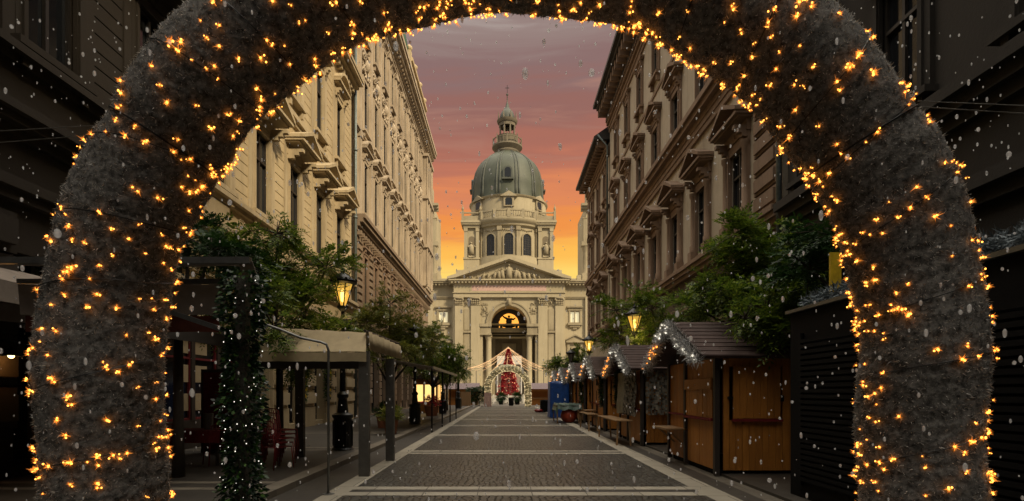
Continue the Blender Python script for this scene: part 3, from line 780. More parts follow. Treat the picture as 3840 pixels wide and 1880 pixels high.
for q in (-1, 1):
    mb.mark()
    a, b = sorted((q*10.6, q*28))
    cornice(mb, F, a, b, 21.6, 22.8, (.2, .5, .85, 1.0), -1.0); dentils(mb, F, a, b, 21.8, 22.15, -1, -.3, .28, .35)
    cornice(mb, F, a, b, 19.4, 19.8, (.12, .2), -1.1)
    c = q*12.55
    F.box(mb, c-1.5, c+1.5, -1.2, -.75, 17.65, 17.95); F.box(mb, c-1.3, c+1.3, -1.2, -1.0, 17.1, 17.65); F.box(mb, c-1.4, c+1.4, -1.2, -.7, 14.3, 14.75)
    F.box(mb, c-1.15, c-.9, -1.2, -1.05, 14.8, 17.1); F.box(mb, c+.9, c+1.15, -1.2, -1.05, 14.8, 17.1); F.box(mb, c-.08, c+.08, -1.2, -1.08, 14.8, 17.1)
    F.box(mb, c-1.0, c+1.0, -1.2, -.85, 13.9, 14.3); F.box(mb, c-.4, c+.4, -1.2, -.95, 13.5, 13.9)
    F.box(mb, c-1.7, c+1.7, -1.2, -.6, 11.0, 11.35); mb.prism([(c-1.8, 11.35), (c+1.8, 11.35), (c, 12.3)], F.P, -1.2, -.7)
    mb.prism([(c-1.85, 11.4), (c-1.85, 11.6), (c, 12.6), (c, 12.3)], F.P, -1.2, -.45); mb.prism([(c+1.85, 11.4), (c+1.85, 11.6), (c, 12.6), (c, 12.3)], F.P, -1.2, -.45)
    F.box(mb, c-1.45, c-1.0, -1.2, -.95, 2, 10.9); F.box(mb, c+1.0, c+1.45, -1.2, -.95, 2, 10.9)
    archivolt(mb, c, 9.2, .8, 1.15, -1.21, -1.0, 14)
mb.build('wing_trim', 'church_trim', ch)
for q in (-1, 1):
    for s_ in (-1, 1):
        mb = MB(); c = q*12.55+s_*.45; F.box(mb, c-.37, c+.37, -1.55, -1.5, 14.9, 16.85); F.box(mb, c-.37, c+.37, -1.50, -1.46, 15.85, 15.92); F.box(mb, c-.03, c+.03, -1.49, -1.45, 14.9, 16.85)
        mb.build('lit_window', 'win_lit', ch)
    mb = MB(); c = q*12.55; F.box(mb, c-.79, c+.79, -1.75, -1.7, 2, 10); F.box(mb, c-.06, c+.06, -1.7, -1.62, 2, 10); F.box(mb, c-.79, c+.79, -1.7, -1.6, 7.4, 7.6)
    mb.build('side_door', 'frame', ch)
# pilasters
def pilaster(u0, u1):
    mb = MB(); c = (u0+u1)/2; w = (u1-u0)/2
    F.box(mb, u0, u1, -.02, .35, 1.6, 17.9); F.box(mb, u0-.2, u1+.2, -.02, .5, .6, 1.6); F.box(mb, u0-.1, u1+.1, -.02, .42, 1.6, 2.0)
    o = mb.build('pilaster', 'church', ch)
    mb = MB(); F.box(mb, u0-.05, u1+.05, 0, .42, 17.9, 18.05); F.box(mb, u0-.16, u1+.16, 0, .6, 19.1, 19.35)
    for i in range(5):
        for k in range(2): mb.ball(F.P(u0+(i+.5)*(u1-u0)/5, .42+k*.06, 18.3+k*.4), .2, 6, 5, (.8, .8, 1.2))
    for q in (-1, 1): mb.ball(F.P(c+q*w, .5, 18.95), .22, 8, 6)
    mb.build('capital', 'church_trim', o, smooth=True)
for a, b in ((-10.2, -8.7), (-7.2, -5.5), (5.5, 7.2), (8.7, 10.2)): pilaster(a, b)
mb = MB()
for q in (-1, 1):   # recessed panels, wreath, band between each pilaster pair
    mb.mark(); c = q*7.95
    F.box(mb, c-.55, c+.55, -.01, .1, 2.2, 12.6); F.box(mb, c-.55, c+.55, -.01, .1, 13.3, 17.2); F.box(mb, c-.74, c+.74, -.01, .3, 12.75, 13.15)
    orn(mb, F, c, 17.7, 1.1, 1.4, .2, 10, 4)
    orn(mb, F, q*4.6, 15.8, 1.4, 2.6, .1, 18, 9+q); F.box(mb, *sorted((q*3.3, q*5.5)), -.02, .45, 13.9, 14.45); F.box(mb, *sorted((q*3.42, q*5.45)), -.02, .2, 12.5, 13.9); F.box(mb, *sorted((q*3.3, q*5.5)), -.02, .35, 12.35, 12.6)
mb.build('portico_panels', 'church_trim', ch, smooth='auto')
mb = MB(); archivolt(mb, 0, 14.4, 3.44, 4.25, -.02, .25, 32); archivolt(mb, 0, 14.4, 4.05, 4.3, .2, .36, 32); mb.ball(F.P(0, .5, 18.5), .42, 8, 6, (.8, .8, 1.6)); F.box(mb, -.45, .45, 0, .4, 17.9, 19.35)
mb.build('archivolt', 'church_trim', ch)
for q in (-1, 1):
    mb = MB(); mb.lathe([(.75, 0), (.75, .9), (.62, 1.1), (.56, 1.3), (.5, 11.2), (.52, 11.4), (.72, 11.9), (.75, 12.35)], 20, F.P(q*3.85, -.7, 0)); mb.build('column', 'church', ch, smooth='auto')
# deep niche
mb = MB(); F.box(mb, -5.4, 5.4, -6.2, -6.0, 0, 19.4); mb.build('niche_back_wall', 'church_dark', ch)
mb = MB()
F.box(mb, -3.5, 3.5, -3.2, -2.4, 13.1, 13.75); F.box(mb, -3.5, 3.5, -2.5, -2.2, 13.6, 13.95)
F.box(mb, -1.4, 1.4, -5.99, -5.7, 9.6, 11.3); F.box(mb, -1.2, 1.2, -5.7, -5.6, 9.8, 11.1)
F.box(mb, -2.2, 2.2, -5.99, -5.6, 8.9, 9.3)
for q in (-1, 1):
    mb.lathe([(.3, 0), (.25, .6), (.22, 8.3), (.35, 8.9)], 12, F.P(q*2.0, -5.4, 0)); F.box(mb, *sorted((q*2.7, q*3.4)), -5.99, -5.5, 0, 12.8)
F.box(mb, -1.3, 1.3, -5.99, -5.85, 0, 7.6)
mb.build('portal_surround', 'church_trim', ch)
mb = MB(); F.box(mb, -1.1, 1.1, -5.84, -5.8, .6, 7.2); mb.build('portal_door', 'frame', ch)
# lit lunette and the dark figures in front of it
mb = MB(); n = 16
poly = [(1.95*math.cos(PI*i/n)*(1+.04*math.sin(i*3)), 14.9+2.1*math.sin(PI*i/n)) for i in range(n+1)]+[(-1.95, 14.1), (-.9, 14.0), (.9, 14.0), (1.95, 14.1)]
mb.prism(poly, F.P, -4.4, -4.3); mb.build('lit_lunette', 'lunette', ch)
mb = MB()
F.box(mb, -3.4, 3.4, -4.7, -4.45, 13.2, 18); mb.build('lunette_wall', 'roof', ch)
mb = MB()
mb.ball(F.P(0, -4, 15.4), .55, 8, 6, (1.1, .6, 1.3)); mb.ball(F.P(0, -4, 16.35), .25, 8, 6)
mb.tube([F.P(-.3, -4, 15.9), F.P(-.9, -4, 16.2), F.P(-1.3, -4, 16.6)], [.25, .2, .1], 6); mb.tube([F.P(.3, -4, 15.9), F.P(.9, -4, 15.8), F.P(1.3, -4, 16.1)], [.25, .2, .1], 6)
mb.tube([F.P(-1.2, -4, 14.6), F.P(0, -4, 14.6), F.P(1.2, -4, 14.6)], [.3, .5, .3], 8); mb.ball(F.P(-1.5, -4, 14.3), .3, 8, 6); mb.ball(F.P(1.5, -4, 14.35), .28, 8, 6)
F.box(mb, -.7, .7, -4.2, -3.8, 13.9, 15)
mb.build('lunette_sculpture', 'iron', ch, smooth=True)
# entablature + pediment
mb = MB()
F.box(mb, -10.5, 10.5, .0, .5, 19.4, 19.75); F.box(mb, -10.45, 10.45, .0, .42, 19.75, 20.2); F.box(mb, -10.6, 10.6, 0, .6, 20.2, 20.35); F.box(mb, -10.4, 10.4, .0, .38, 20.35, 21.9)
cornice(mb, F, -11.3, 11.3, 21.9, 22.7, (.55, .9, 1.25)); dentils(mb, F, -11, 11, 22.0, 22.25, .5, 1.1, .3, .35)
mb.build('entablature', 'church', ch)
mb = MB(); F.box(mb, -7, 7, .37, .41, 20.6, 21.65); mb.build('frieze_panel', 'pink', ch)
mb = MB()
mb.prism([(-10.6, 22.7), (10.6, 22.7), (0, 26.1)], F.P, -12, .2)
for q in (-1, 1):
    mb.prism([(q*11.6, 22.7), (q*11.6, 23.1), (0, 27.0), (0, 26.4), (q*10, 22.95)], F.P, -1, 1.35)
    mb.prism([(q*10.2, 22.75), (q*10.6, 23.1), (0, 26.5), (0, 26.15)], F.P, -1, 1.0)
    mb.prism([(q*11.4, 23.0), (0, 26.8), (0, 26.0), (q*11.4, 22.4)], F.P, -13, -1)
ped = mb.build('pediment', 'church', ch)
mb = MB(); rnd = random.Random(4)
def figure(mb, u, z, h, d=.5, lean=0, P=F.P, s=1.0):
    mb.tube([P(u, d, z), P(u+lean*.3*h, d, z+h*.35), P(u+lean*.45*h, d, z+h*.6), P(u+lean*.5*h, d, z+h*.8)], [h*.17*s, h*.15*s, h*.17*s, h*.06], 8)
    mb.ball(P(u+lean*.52*h, d, z+h*.9), h*.085, 8, 6)
    for q in (-1, 1): mb.tube([P(u+lean*.45*h+q*h*.14, d, z+h*.72), P(u+q*h*.25, d+.1, z+h*(.5+rnd.uniform(-.05, .2))), P(u+q*h*rnd.uniform(.1, .35), d+.2, z+h*rnd.uniform(.35, .75))], [h*.055, h*.045, h*.035], 6)
figure(mb, 0, 22.8, 2.9, .6, 0, s=1.3)
for i in range(1, 9):
    for q in (-1, 1):
        mb.mark()
        hh = max(.7, 2.15-.2*i+rnd.uniform(-.15, .25)); figure(mb, q*(i*.98+rnd.uniform(-.15, .15)), 22.8, hh, .5, q*rnd.uniform(-.6, .5), s=1.2)
mb.build('relief_figure', 'church_trim', ped, smooth=True)
# small statues / blocks on the parapet
mb = MB()
for q in (-1, 1):
    mb.mark(); F.box(mb, *sorted((q*11.8, q*27)), -4, -1.4, 22.8, 23.3); F.box(mb, *sorted((q*13, q*14)), -2.2, -1.2, 22.8, 23.9)
mb.build('parapet', 'church', ch)
# bell towers
for q, inner in ((-1, 13.6), (1, 13.9)):
    mb = MB()
    a, b = sorted((q*(inner+.9), q*(inner+13))); F.box(mb, a, b, -14, -2, 22.8, 37.5)
    a, b = sorted((q*(inner+2.2), q*(inner+11.5))); F.box(mb, a, b, -12.8, -3.2, 37.5, 44)
    tw = mb.build('bell_tower', 'church', ch)
    mb = MB()
    for k, uu in enumerate((inner+.75, inner+2.4, inner+10, inner+12)):
        c = F.P(q*uu, -1.8, 0)
        F.box(mb, q*uu-.7, q*uu+.7, -2.5, -1.0, 22.8, 24.3)
        mb.lathe([(.55, 24.3), (.5, 24.7), (.45, 28.2), (.5, 28.4), (.7, 29.2), (.75, 29.5)], 12, c)
        F.box(mb, q*uu-.8, q*uu+.8, -2.6, -1.0, 29.5, 30.3); F.box(mb, q*uu-.45, q*uu+.45, -2.4, -1.2, 30.3, 34.6)
    a, b = sorted((q*(inner-.1), q*(inner+13.6))); cornice(mb, F, a, b, 36.2, 37.6, (.3, .7, 1.1), -2); a, b = sorted((q*(inner+.2), q*(inner+13.3))); cornice(mb, F, a, b, 34.6, 35, (.3, .5), -2)
    a, b = sorted((q*(inner+1.6), q*(inner+12))); cornice(mb, F, a, b, 42.9, 44, (.3, .8), -3.2)
    for uu in (inner+2.3, inner+11.3): mb.ball(F.P(q*uu, -2.8, 45), .6, 8, 6, (1, 1, 1.6))
    mb.build('tower_columns', 'church_trim', tw, smooth='auto')
# nave and crossing
mb = MB(); mb.box((-13, 14, 0), (13, 38.01, 21)); mb.box((-14, 38, 0), (14.5, 68, 31.0)); mb.box((-13.4, 38.5, 31.0), (13.9, 67, 33.0))
mb.build('nave', 'church', ch)
mb = MB(); mb.prism([(-13.4, 21), (13.4, 21), (0, 26)], F.P, -40, -12); mb.build('nave_roof', 'copper_dark', ch)
# drum
DX, DY = .22, 50.0
mb = MB(); mb.lathe([(11.4, 33), (11.4, 39.3), (11.1, 39.4), (10.6, 39.5), (10.6, 47.9)], 72, (DX, DY, 0))
mb.lathe([(10.6, 47.6), (11.3, 47.9), (11.4, 48.4), (11.9, 48.8), (12.2, 49.4), (12.2, 49.7), (10.5, 49.7)], 72, (DX, DY, 0))
drum = mb.build('drum', 'church', ch, smooth='auto')
mb = MB()
for qx in (-1, 1):
    for qy in (-1, 1):
        mb.mark(); c = (DX+qx*9.75, DY+qy*6.6)
        mb.box((c[0]-2.05, c[1]-2.2, 33.2), (c[0]+2.05, c[1]+2.2, 39.2)); mb.box((c[0]-2.2, c[1]-2.35, 38.9), (c[0]+2.2, c[1]+2.35, 39.4))
        mb.box((c[0]-1.95, c[1]-1.8, 39.4), (c[0]+1.95, c[1]+1.8, 47.7))
        for s_ in (-1, 1): mb.box((c[0]+s_*1.55-.42, c[1]-2.25, 39.4), (c[0]+s_*1.55+.42, c[1]-1.79, 47.3)); mb.box((c[0]+s_*1.55-.5, c[1]-2.35, 46.7), (c[0]+s_*1.55+.5, c[1]-1.7, 47.7))
        mb.box((c[0]-2.2, c[1]-2.4, 47.7), (c[0]+2.2, c[1]+2.4, 48.5)); mb.box((c[0]-2.6, c[1]-2.8, 48.5), (c[0]+2.6, c[1]+2.8, 49.0)); mb.box((c[0]-2.8, c[1]-3.0, 49.0), (c[0]+2.8, c[1]+3.0, 49.6))
        mb.box((c[0]-2.3, c[1]-2.5, 35.4), (c[0]+2.3, c[1]+2.5, 35.9))
mb.build('drum_pier', 'church', drum)
angs = [math.asin(4.7/10.6)*k for k in (-1, 0, 1)]
allang = angs+[a+PI for a in angs]
def radial(a, r=10.6):   # facade-like frame tangent to the drum at angle a (0 = towards the camera)
    n = Vector((math.sin(a), -math.cos(a), 0)); t_ = Vector((math.cos(a), math.sin(a), 0))
    return lambda u, d, z: tuple(Vector((DX, DY, 0))+n*(r+d)+t_*u+Vector((0, 0, z)))
for a in allang:
    P = radial(a, 10.6); w = 1.2
    arcp = [(-w, 39.7), (w, 39.7)]+[(w*math.cos(PI*i/12), 44.5+w*math.sin(PI*i/12)) for i in range(13)]
    mb = MB()
    for q in (-1, 1): mb.prism([(q*w, 39.6), (q*(w+.3), 39.6), (q*(w+.3), 44.5), (q*w, 44.5)], P, -.1, .3)
    archivolt(mb, 0, 44.5, w, w+.32, -.1, .32, 14, P); mb.prism([(-1.7, 39.4), (1.7, 39.4), (1.7, 39.65), (-1.7, 39.65)], P, -.1, .45)
    o = mb.build('drum_window', 'church_trim', drum)
    mb = MB(); mb.prism(arcp, P, -.2, .06); mb.build('pane', 'glass', o)
    mb = MB()
    for k in range(-2, 3): mb.prism([(k*.48-.04, 39.7), (k*.48+.04, 39.7), (k*.48+.04, 45.6-abs(k)*.2), (k*.48-.04, 45.6-abs(k)*.2)], P, .06, .14)
    for k in range(8): mb.prism([(-w+.02, 40.4+k*.62), (w-.02, 40.4+k*.62), (w-.02, 40.46+k*.62), (-w+.02, 40.46+k*.62)], P, .06, .13)
    mb.build('glazing_bars', 'frame', o)
mb = MB()
for a in [math.asin(2.35/10.6)*k for k in (-1, 1)]+[math.asin(7.2/10.6)*k for k in (-1, 1)]:
    for off_ in (0, PI):
        P = radial(a+off_, 10.6); mb.mark()
        mb.prism([(-.45, 39.4), (.45, 39.4), (.45, 47.2), (-.45, 47.2)], P, -.1, .55); mb.prism([(-.6, 46.5), (.6, 46.5), (.6, 47.6), (-.6, 47.6)], P, -.1, .75)
mb.build('drum_pilaster', 'church_trim', drum)
mb = MB()
for a in angs:
    P = radial(a); mb.mark()
    for k in range(-3, 4): mb.ball(P(k*.5, .12, 46.5+.12*abs(k)), .2, 6, 5)
mb.build('drum_ornament', 'church_trim', drum, smooth=True)
for q in (-1, 1):   # niches with statues in the corner piers
    c = q*9.75+DX; P = lambda u, d, z, c=c: (c+u, DY-6.6-1.8-d, z)
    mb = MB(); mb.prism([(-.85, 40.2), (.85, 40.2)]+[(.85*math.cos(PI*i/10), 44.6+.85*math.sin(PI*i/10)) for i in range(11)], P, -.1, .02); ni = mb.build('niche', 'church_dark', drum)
    mb = MB(); figure(mb, 0, 40.2, 3.6, .35, .05*q, P, 1.2); mb.prism([(-.8, 39.4), (.8, 39.4), (.8, 40.2), (-.8, 40.2)], P, 0, .7)
    mb.build('statue', 'church_trim', ni, smooth=True)
# balustrade
mb = MB()
mb.lathe([(11.9, 51.6), (12.1, 51.6), (12.1, 52.0), (11.75, 52.0), (11.75, 51.6)], 72, (DX, DY, 0)); mb.lathe([(11.8, 49.7), (12.1, 49.7), (12.1, 50.0), (11.75, 50.0)], 72, (DX, DY, 0))
for i in range(120):
    a = 2*PI*i/120; x, y = DX+11.9*math.sin(a), DY-11.9*math.cos(a)
    if i % 6 == 0: mb.box((x-.35, y-.35, 49.7), (x+.35, y+.35, 52.15))
    else: mb.lathe([(.1, 50), (.17, 50.5), (.09, 51.1), (.12, 51.6)], 6, (x, y, 0))
for i in (14, 22, 98, 106):
    a = 2*PI*i/120
    for qx in (-1, 1): pass
for qx in (-1, 1):
    for dx in (-2.3, 2.3):
        x, y = DX+qx*9.75+dx, DY-9.2
        mb.box((x-.3, y-.3, 49.6), (x+.3, y+.3, 52.3)); mb.lathe([(.12, 52.3), (.32, 52.7), (.3, 53.1), (.1, 53.6), (.05, 54.2)], 8, (x, y, 0))
    mb.box((DX+qx*9.75-2.3, DY-9.35, 51.6), (DX+qx*9.75+2.3, DY-9.05, 51.95)); mb.box((DX+qx*9.75-2.2, DY-9.3, 49.6), (DX+qx*9.75+2.2, DY-9.1, 50.9))
mb.build('balustrade', 'church_trim', drum, smooth='auto')
# attic
mb = MB(); mb.lathe([(10.4, 49.7), (10.4, 56.0), (10.7, 56.2), (10.9, 56.6), (9.9, 56.9)], 72, (DX, DY, 0)); att = mb.build('attic', 'church', drum, smooth='auto')
for a in (0, -math.asin(7.9/10.4), math.asin(7.9/10.4), PI):
    P = radial(a, 10.4); mb = MB()
    mb.prism([(-1.35, 53.2), (1.35, 53.2), (1.35, 55.9), (-1.35, 55.9)], P, -.2, .35); mb.prism([(-2.3, 55.9), (2.3, 55.9), (0, 57.4)], P, -.9, .7)
    mb.prism([(-1.3, 55.9), (1.3, 55.9), (1.1, 56.4), (-1.1, 56.4)], P, -.2, .6)
    o = mb.build('attic_gable', 'church_trim', att)
    mb = MB(); mb.prism([(-.9, 53.5), (.9, 53.5), (.9, 55.2), (.6, 55.5), (-.6, 55.5), (-.9, 55.2)], P, .3, .38); mb.build('pane', 'glass', o)
# bring drum and attic down to their measured heights
for o in [drum]+list(drum.children_recursive):
    if o.type == 'MESH':
        for v in o.data.vertices: v.co.z = 1.7+(v.co.z-1.7)*.934
# dome
prof = [(9.9, 52.6), (9.8, 55), (9.7, 56.7), (9.75, 57.4), (9.6, 58.4), (9.35, 60), (8.95, 61.7), (8.3, 63.1), (7.5, 64.3), (6.4, 65.4), (5.2, 66.3), (4.1, 67.0), (3.4, 67.5)]
mb = MB(); mb.lathe(prof, 72, (DX-.25, DY, 0)); dome = mb.build('dome', 'copper', ch, smooth=True)
mb = MB()
for k in range(12):
    a = R(15+30*k)
    for da in (-R(2.6), R(2.6)):
        mb.tube([(DX-.25+r*math.sin(a+da), DY-r*math.cos(a+da), z) for r, z in prof], [.32-.016*i for i in range(len(prof))], 6)
mb.lathe([(10.0, 52.9), (10.2, 53.3), (9.85, 53.5)], 60, (DX-.25, DY, 0))
mb.build('dome_rib', 'copper_dark', dome, smooth=True)
for k in range(4):
    a = R(90*k); n_ = Vector((math.sin(a), -math.cos(a), 0)); t_ = Vector((math.cos(a), math.sin(a), 0)); o_ = Vector((DX-.25, DY, 0))
    P = lambda u, d, z, n_=n_, t_=t_, o_=o_: tuple(o_+n_*(8.55+d)+t_*u+Vector((0, 0, z-3.0)))
    mb = MB(); mb.prism([(-1.2, 60.4), (1.2, 60.4)]+[(1.2*math.cos(PI*i/10), 62.6+1.0*math.sin(PI*i/10)) for i in range(11)], P, -1.5, 1.45)
    mb.prism([(-1.5, 60.0), (1.5, 60.0), (1.5, 60.4), (-1.5, 60.4)], P, 0, 1.9)
    o = mb.build('dormer', 'copper_dark', dome)
    mb = MB(); mb.prism([(-.8, 60.7), (.8, 60.7)]+[(.8*math.cos(PI*i/8), 62.5+.7*math.sin(PI*i/8)) for i in range(9)], P, 1.4, 1.5); mb.build('pane', 'glass', o)
# lantern
c = (DX-.35, DY, 0)
mb = MB(); mb.lathe([(3.5, 67.3), (3.7, 67.8), (3.2, 68.3), (3.9, 69.0), (4.2, 69.3), (4.2, 69.7), (3.0, 69.8), (2.9, 72.0), (3.05, 72.3), (2.5, 72.4)], 32, c)
for i in range(24):
    a = 2*PI*i/24; x, y = c[0]+3.9*math.sin(a), c[1]-3.9*math.cos(a)
    mb.beam((x, y, 69.7), (x, y, 71.4), .12, .12)
    if i % 3 == 0: mb.beam((x, y, 69.7), (x, y, 71.6), .35, .35); mb.lathe([(.08, 71.6), (.2, 71.9), (.05, 72.5)], 6, (x, y, 0))
mb.lathe([(3.8, 71.3), (4.0, 71.3), (4.0, 71.5), (3.8, 71.5)], 32, c)
mb.lathe([(2.5, 76.1), (2.75, 76.4), (2.9, 76.9), (2.2, 77.1)], 32, c); mb.lathe([(2.3, 75.2), (2.35, 76.2), (1.9, 76.2), (1.85, 75.2)], 32, c)
lan = mb.build('lantern', 'lantern_stone', dome, smooth='auto')
mb = MB()
for i in range(8):
    a = R(22.5+45*i); x, y = c[0]+2.1*math.sin(a), c[1]-2.1*math.cos(a); mb.lathe([(.32, 72.3), (.26, 72.6), (.22, 75.3), (.36, 75.8)], 8, (x, y, 0))
    x, y = c[0]+2.6*math.sin(a), c[1]-2.6*math.cos(a); mb.lathe([(.16, 76.9), (.2, 77.5), (.04, 79.2)], 6, (x, y, 0))
mb.build('lantern_column', 'lantern_stone', dome, smooth='auto')
mb = MB(); mb.lathe([(2.2, 77), (2.2, 77.6), (1.95, 78.6), (1.5, 79.5), (.9, 80.1), (.55, 80.7), (.42, 81.5), (.15, 82.3), (.09, 84), (.3, 84.2), (.3, 84.5), (.06, 84.7), (.05, 86)], 20, c); mb.build('lantern_cupola', 'copper_dark', dome, smooth=True)
mb = MB(); mb.beam((c[0], c[1], 84.7), (c[0], c[1], 87.0), .12, .12); mb.beam((c[0]-.55, c[1], 86.2), (c[0]+.55, c[1], 86.2), .12, .12); mb.build('cross', 'iron', dome)
mb = MB()
for k in range(6): mb.box((-9-k*.2, -3.2-k*.45, 0), (9+k*.2, -.3, 1.0-k*.165))
mb.build('church_steps', 'church', ch)

# ================================================================== FAIRY-LIGHT ARCHES
class ArchPath:
    def __init__(s, Rc, zc): s.Rc, s.zc = Rc, zc; s.L = 2*zc+PI*Rc
    def at(s, t):
        """position, outward normal in the arch plane, tangent (arch plane is XZ)"""
        if t < s.zc: return Vector((-s.Rc, 0, t)), Vector((-1, 0, 0)), Vector((0, 0, 1))
        if t > s.zc+PI*s.Rc: return Vector((s.Rc, 0, s.L-t)), Vector((1, 0, 0)), Vector((0, 0, -1))
        a = PI-(t-s.zc)/s.Rc
        n = Vector((math.cos(a), 0, math.sin(a)))
        return Vector((0, 0, s.zc))+n*s.Rc, n, Vector((math.sin(a), 0, -math.cos(a)))
def strand(mb, p, d, ln, w, rnd):
    q = d.cross(Vector((rnd.gauss(0, 1), rnd.gauss(0, 1), rnd.gauss(0, 1))))
    if q.length < 1e-5: return
    q = q.normalized()*w*.5; e_ = p+d*ln
    i = len(mb.v); mb.v.extend([tuple(p-q), tuple(p+q), tuple(e_)]); mb.f.append([i, i+1, i+2]); mb.mi.append(0)
def burst(mb, p, n, rnd, size=1.0, rays=44):
    mb.cur = 0; mb.ball(p, .006*size, 6, 4)
    for _ in range(rnd.choice((0, 1, 2, 2))): mb.ball(p+Vector((rnd.gauss(0, .012), rnd.gauss(0, .012), rnd.gauss(0, .006)))*size, .0045*size, 6, 4)
    mb.cur = 1
    for _ in range(rays):  # emitting strands stand in for the halo round each bulb
        d = (n*.5+Vector((rnd.gauss(0, 1), rnd.gauss(0, 1), rnd.gauss(0, 1)))).normalized()
        ln = rnd.uniform(.006, .026)*size*(1.5 if rnd.random() < .08 else 1); w = rnd.uniform(.002, .0055)*size
        a = d.cross(Vector((.3, .5, .8))).normalized()*w*.5; b = d.cross(a).normalized()*w*.5; e_ = p+d*ln
        mb.add([p+a, p-a*.5+b, p-a*.5-b, e_], [(0, 1, 3), (1, 2, 3), (2, 0, 3)])
    mb.cur = 0
def lit_arch(root, Rc, zc, r, ns, nb, seams, mats, bsize, slen, sw, seed, individuals=100, glowpatch=False):
    rnd = random.Random(seed); ap = ArchPath(Rc, zc)
    core_m, strand_m, bulb_m, ray_m = mats
    def rad(t, phi):
        k = 1+.035*math.sin(t*7.1+2*math.sin(phi))+.03*math.sin(phi*3+t*3)
        for s_ in seams: k -= .035*math.exp(-((t-s_)/.05)**2); k += .03*math.exp(-((t-s_-.14)/.09)**2)
        k += .022*math.sin(t*61+4*math.sin(phi*5))*math.sin(phi*13+t*17)+.012*math.sin(t*143+phi*9)
        return r*k
    def surf(t, phi):
        p, n, tg = ap.at(t); d = n*math.cos(phi)+Vector((0, -1, 0))*math.sin(phi)
        return p+d*rad(t, phi), d, tg
    mb = MB(); nt_, npf = int(ap.L/.022), 64
    vs = []; fs = []
    for i in range(nt_+1):
        for j in range(npf): vs.append(surf(ap.L*i/nt_, 2*PI*j/npf)[0])
    for i in range(nt_):
        for j in range(npf): fs.append((i*npf+j, i*npf+(j+1) % npf, (i+1)*npf+(j+1) % npf, (i+1)*npf+j))
    mb.add(vs, fs); core = mb.build('garland_tube', core_m, root, smooth=True)
    mb = MB()
    for _ in range(ns):
        t = rnd.uniform(0, ap.L); phi = rnd.uniform(0, 2*PI)
        p, n, tg = surf(t, phi); s2 = n.cross(tg)
        d = (n*rnd.uniform(.1, .9)+tg*rnd.gauss(0, .7)+s2*rnd.gauss(0, .7)).normalized()
        strand(mb, p-n*.01, d, rnd.uniform(.5, 1.25)*slen, sw*rnd.uniform(.6, 1.4), rnd)
    mb.build('tinsel', strand_m, core)
    mb = MB()
    for s_ in seams:
        mb.mark(); ring = [surf(s_+.0, 2*PI*j/24) for j in range(25)]
        mb.tube([p+n*.012 for p, n, tg in ring], .005, 6, caps=False)
    mb.build('binding_wire', 'iron', core)
    mb = MB(); hp = []
    nh = int(ap.L/.012)
    for i in range(nh+1):
        t_ = ap.L*i/nh; p, n, tg = surf(t_, 2*PI*t_/.42+.8*math.sin(t_*5)); hp.append(p+n*slen*.35)
    mb.tube(hp, .0028, 4); mb.build('light_cable', 'iron', core)
    spots = []
    while len(spots) < nb:
        t = rnd.uniform(.02, ap.L-.02); phi = rnd.uniform(0, 2*PI)
        inner = (1-math.cos(phi))/2          # 1 on the inner side of the arch
        top = 1 if t > zc and t < ap.L-zc else .2
        if rnd.random() > .66+.34*inner*top: continue
        if rnd.random() < .4: phi = 2*PI*t/.42+.8*math.sin(t*5)     # along the cable
        if any(abs(t-a_) < .05 and abs(phi-b_)*r < .05 for a_, b_ in spots[-400:]) and rnd.random() < .85: continue
        spots.append((t, phi)); 
        if rnd.random() < .15: spots.append((t+rnd.uniform(-.06, .06), phi+rnd.uniform(-.25, .25)))
    for s_ in seams:
        for _ in range(10): spots.append((s_+rnd.uniform(-.03, .03), PI+rnd.uniform(-.9, .9)))
    for _ in range(int(nb*.14)): spots.append((zc*.3+rnd.random()*(ap.L-zc*.6), PI+rnd.gauss(.25, .35)))
    # nearest to the viewer first
    def score(sp):
        p, n, _ = surf(*sp); return (n.y) - .02*abs(p.z-1.7)
    spots.sort(key=score)
    protos = []
    for k in range(6):
        mb = MB(); burst(mb, Vector((0, 0, 0)), Vector((0, 0, 1)), rnd, bsize*(.65+.16*k)); protos.append(mb)
    first = [None]*6
    for i, sp in enumerate(spots[:individuals]):
        k = rnd.randrange(6); p, n, _ = surf(*sp)
        if first[k] is None:
            o = protos[k].build('fairy_light', [bulb_m, ray_m], root); first[k] = o
        else: o = first[k].copy(); C.objects.link(o); o.parent = root
        o.rotation_mode = 'QUATERNION'; o.rotation_quaternion = Vector((0, 0, 1)).rotation_difference(n) @ Quaternion((0, 0, 1), rnd.uniform(0, 6.28))
        o.location = p+n*slen*.5
    mb = MB()
    for sp in spots[individuals:]:
        p, n, _ = surf(*sp); burst(mb, p+n*slen*.5, n, rnd, bsize*rnd.uniform(.55, 1.35), 26)
    tag(mb.build('fairy_light', [bulb_m, ray_m], root), kind='stuff')
    return ap
ar = thing('illuminated_arch', 'huge grey tinsel arch with orange fairy lights framing the whole picture', 'light arch', (.04, 3.03, 0))
RC, ZC = 2.222, 1.89
seams = [ZC+R(180-148.5)*RC, ZC+R(180-31.5)*RC]
lit_arch(ar, RC, ZC, .288, 190000, 1250, seams, ('tinsel_core', 'tinsel', 'bulb', 'bulb_ray'), .9, .027, .0065, 5)
ar2 = thing('illuminated_arch', 'small distant arch of golden fairy lights in front of the red Christmas tree', 'light arch', (.35, 62.5, 0))
lit_arch(ar2, 2.25, 2.1, .34, 22000, 1500, [], ('gold_tinsel', 'gold_tinsel', 'bulb_gold', 'string_pale'), 2.6, .07, .02, 8)
mb = MB(); mb.box((-2.65, -.42, 0), (-1.85, .42, 1.55)); mb.build('pink_cover', 'pink', ar2)
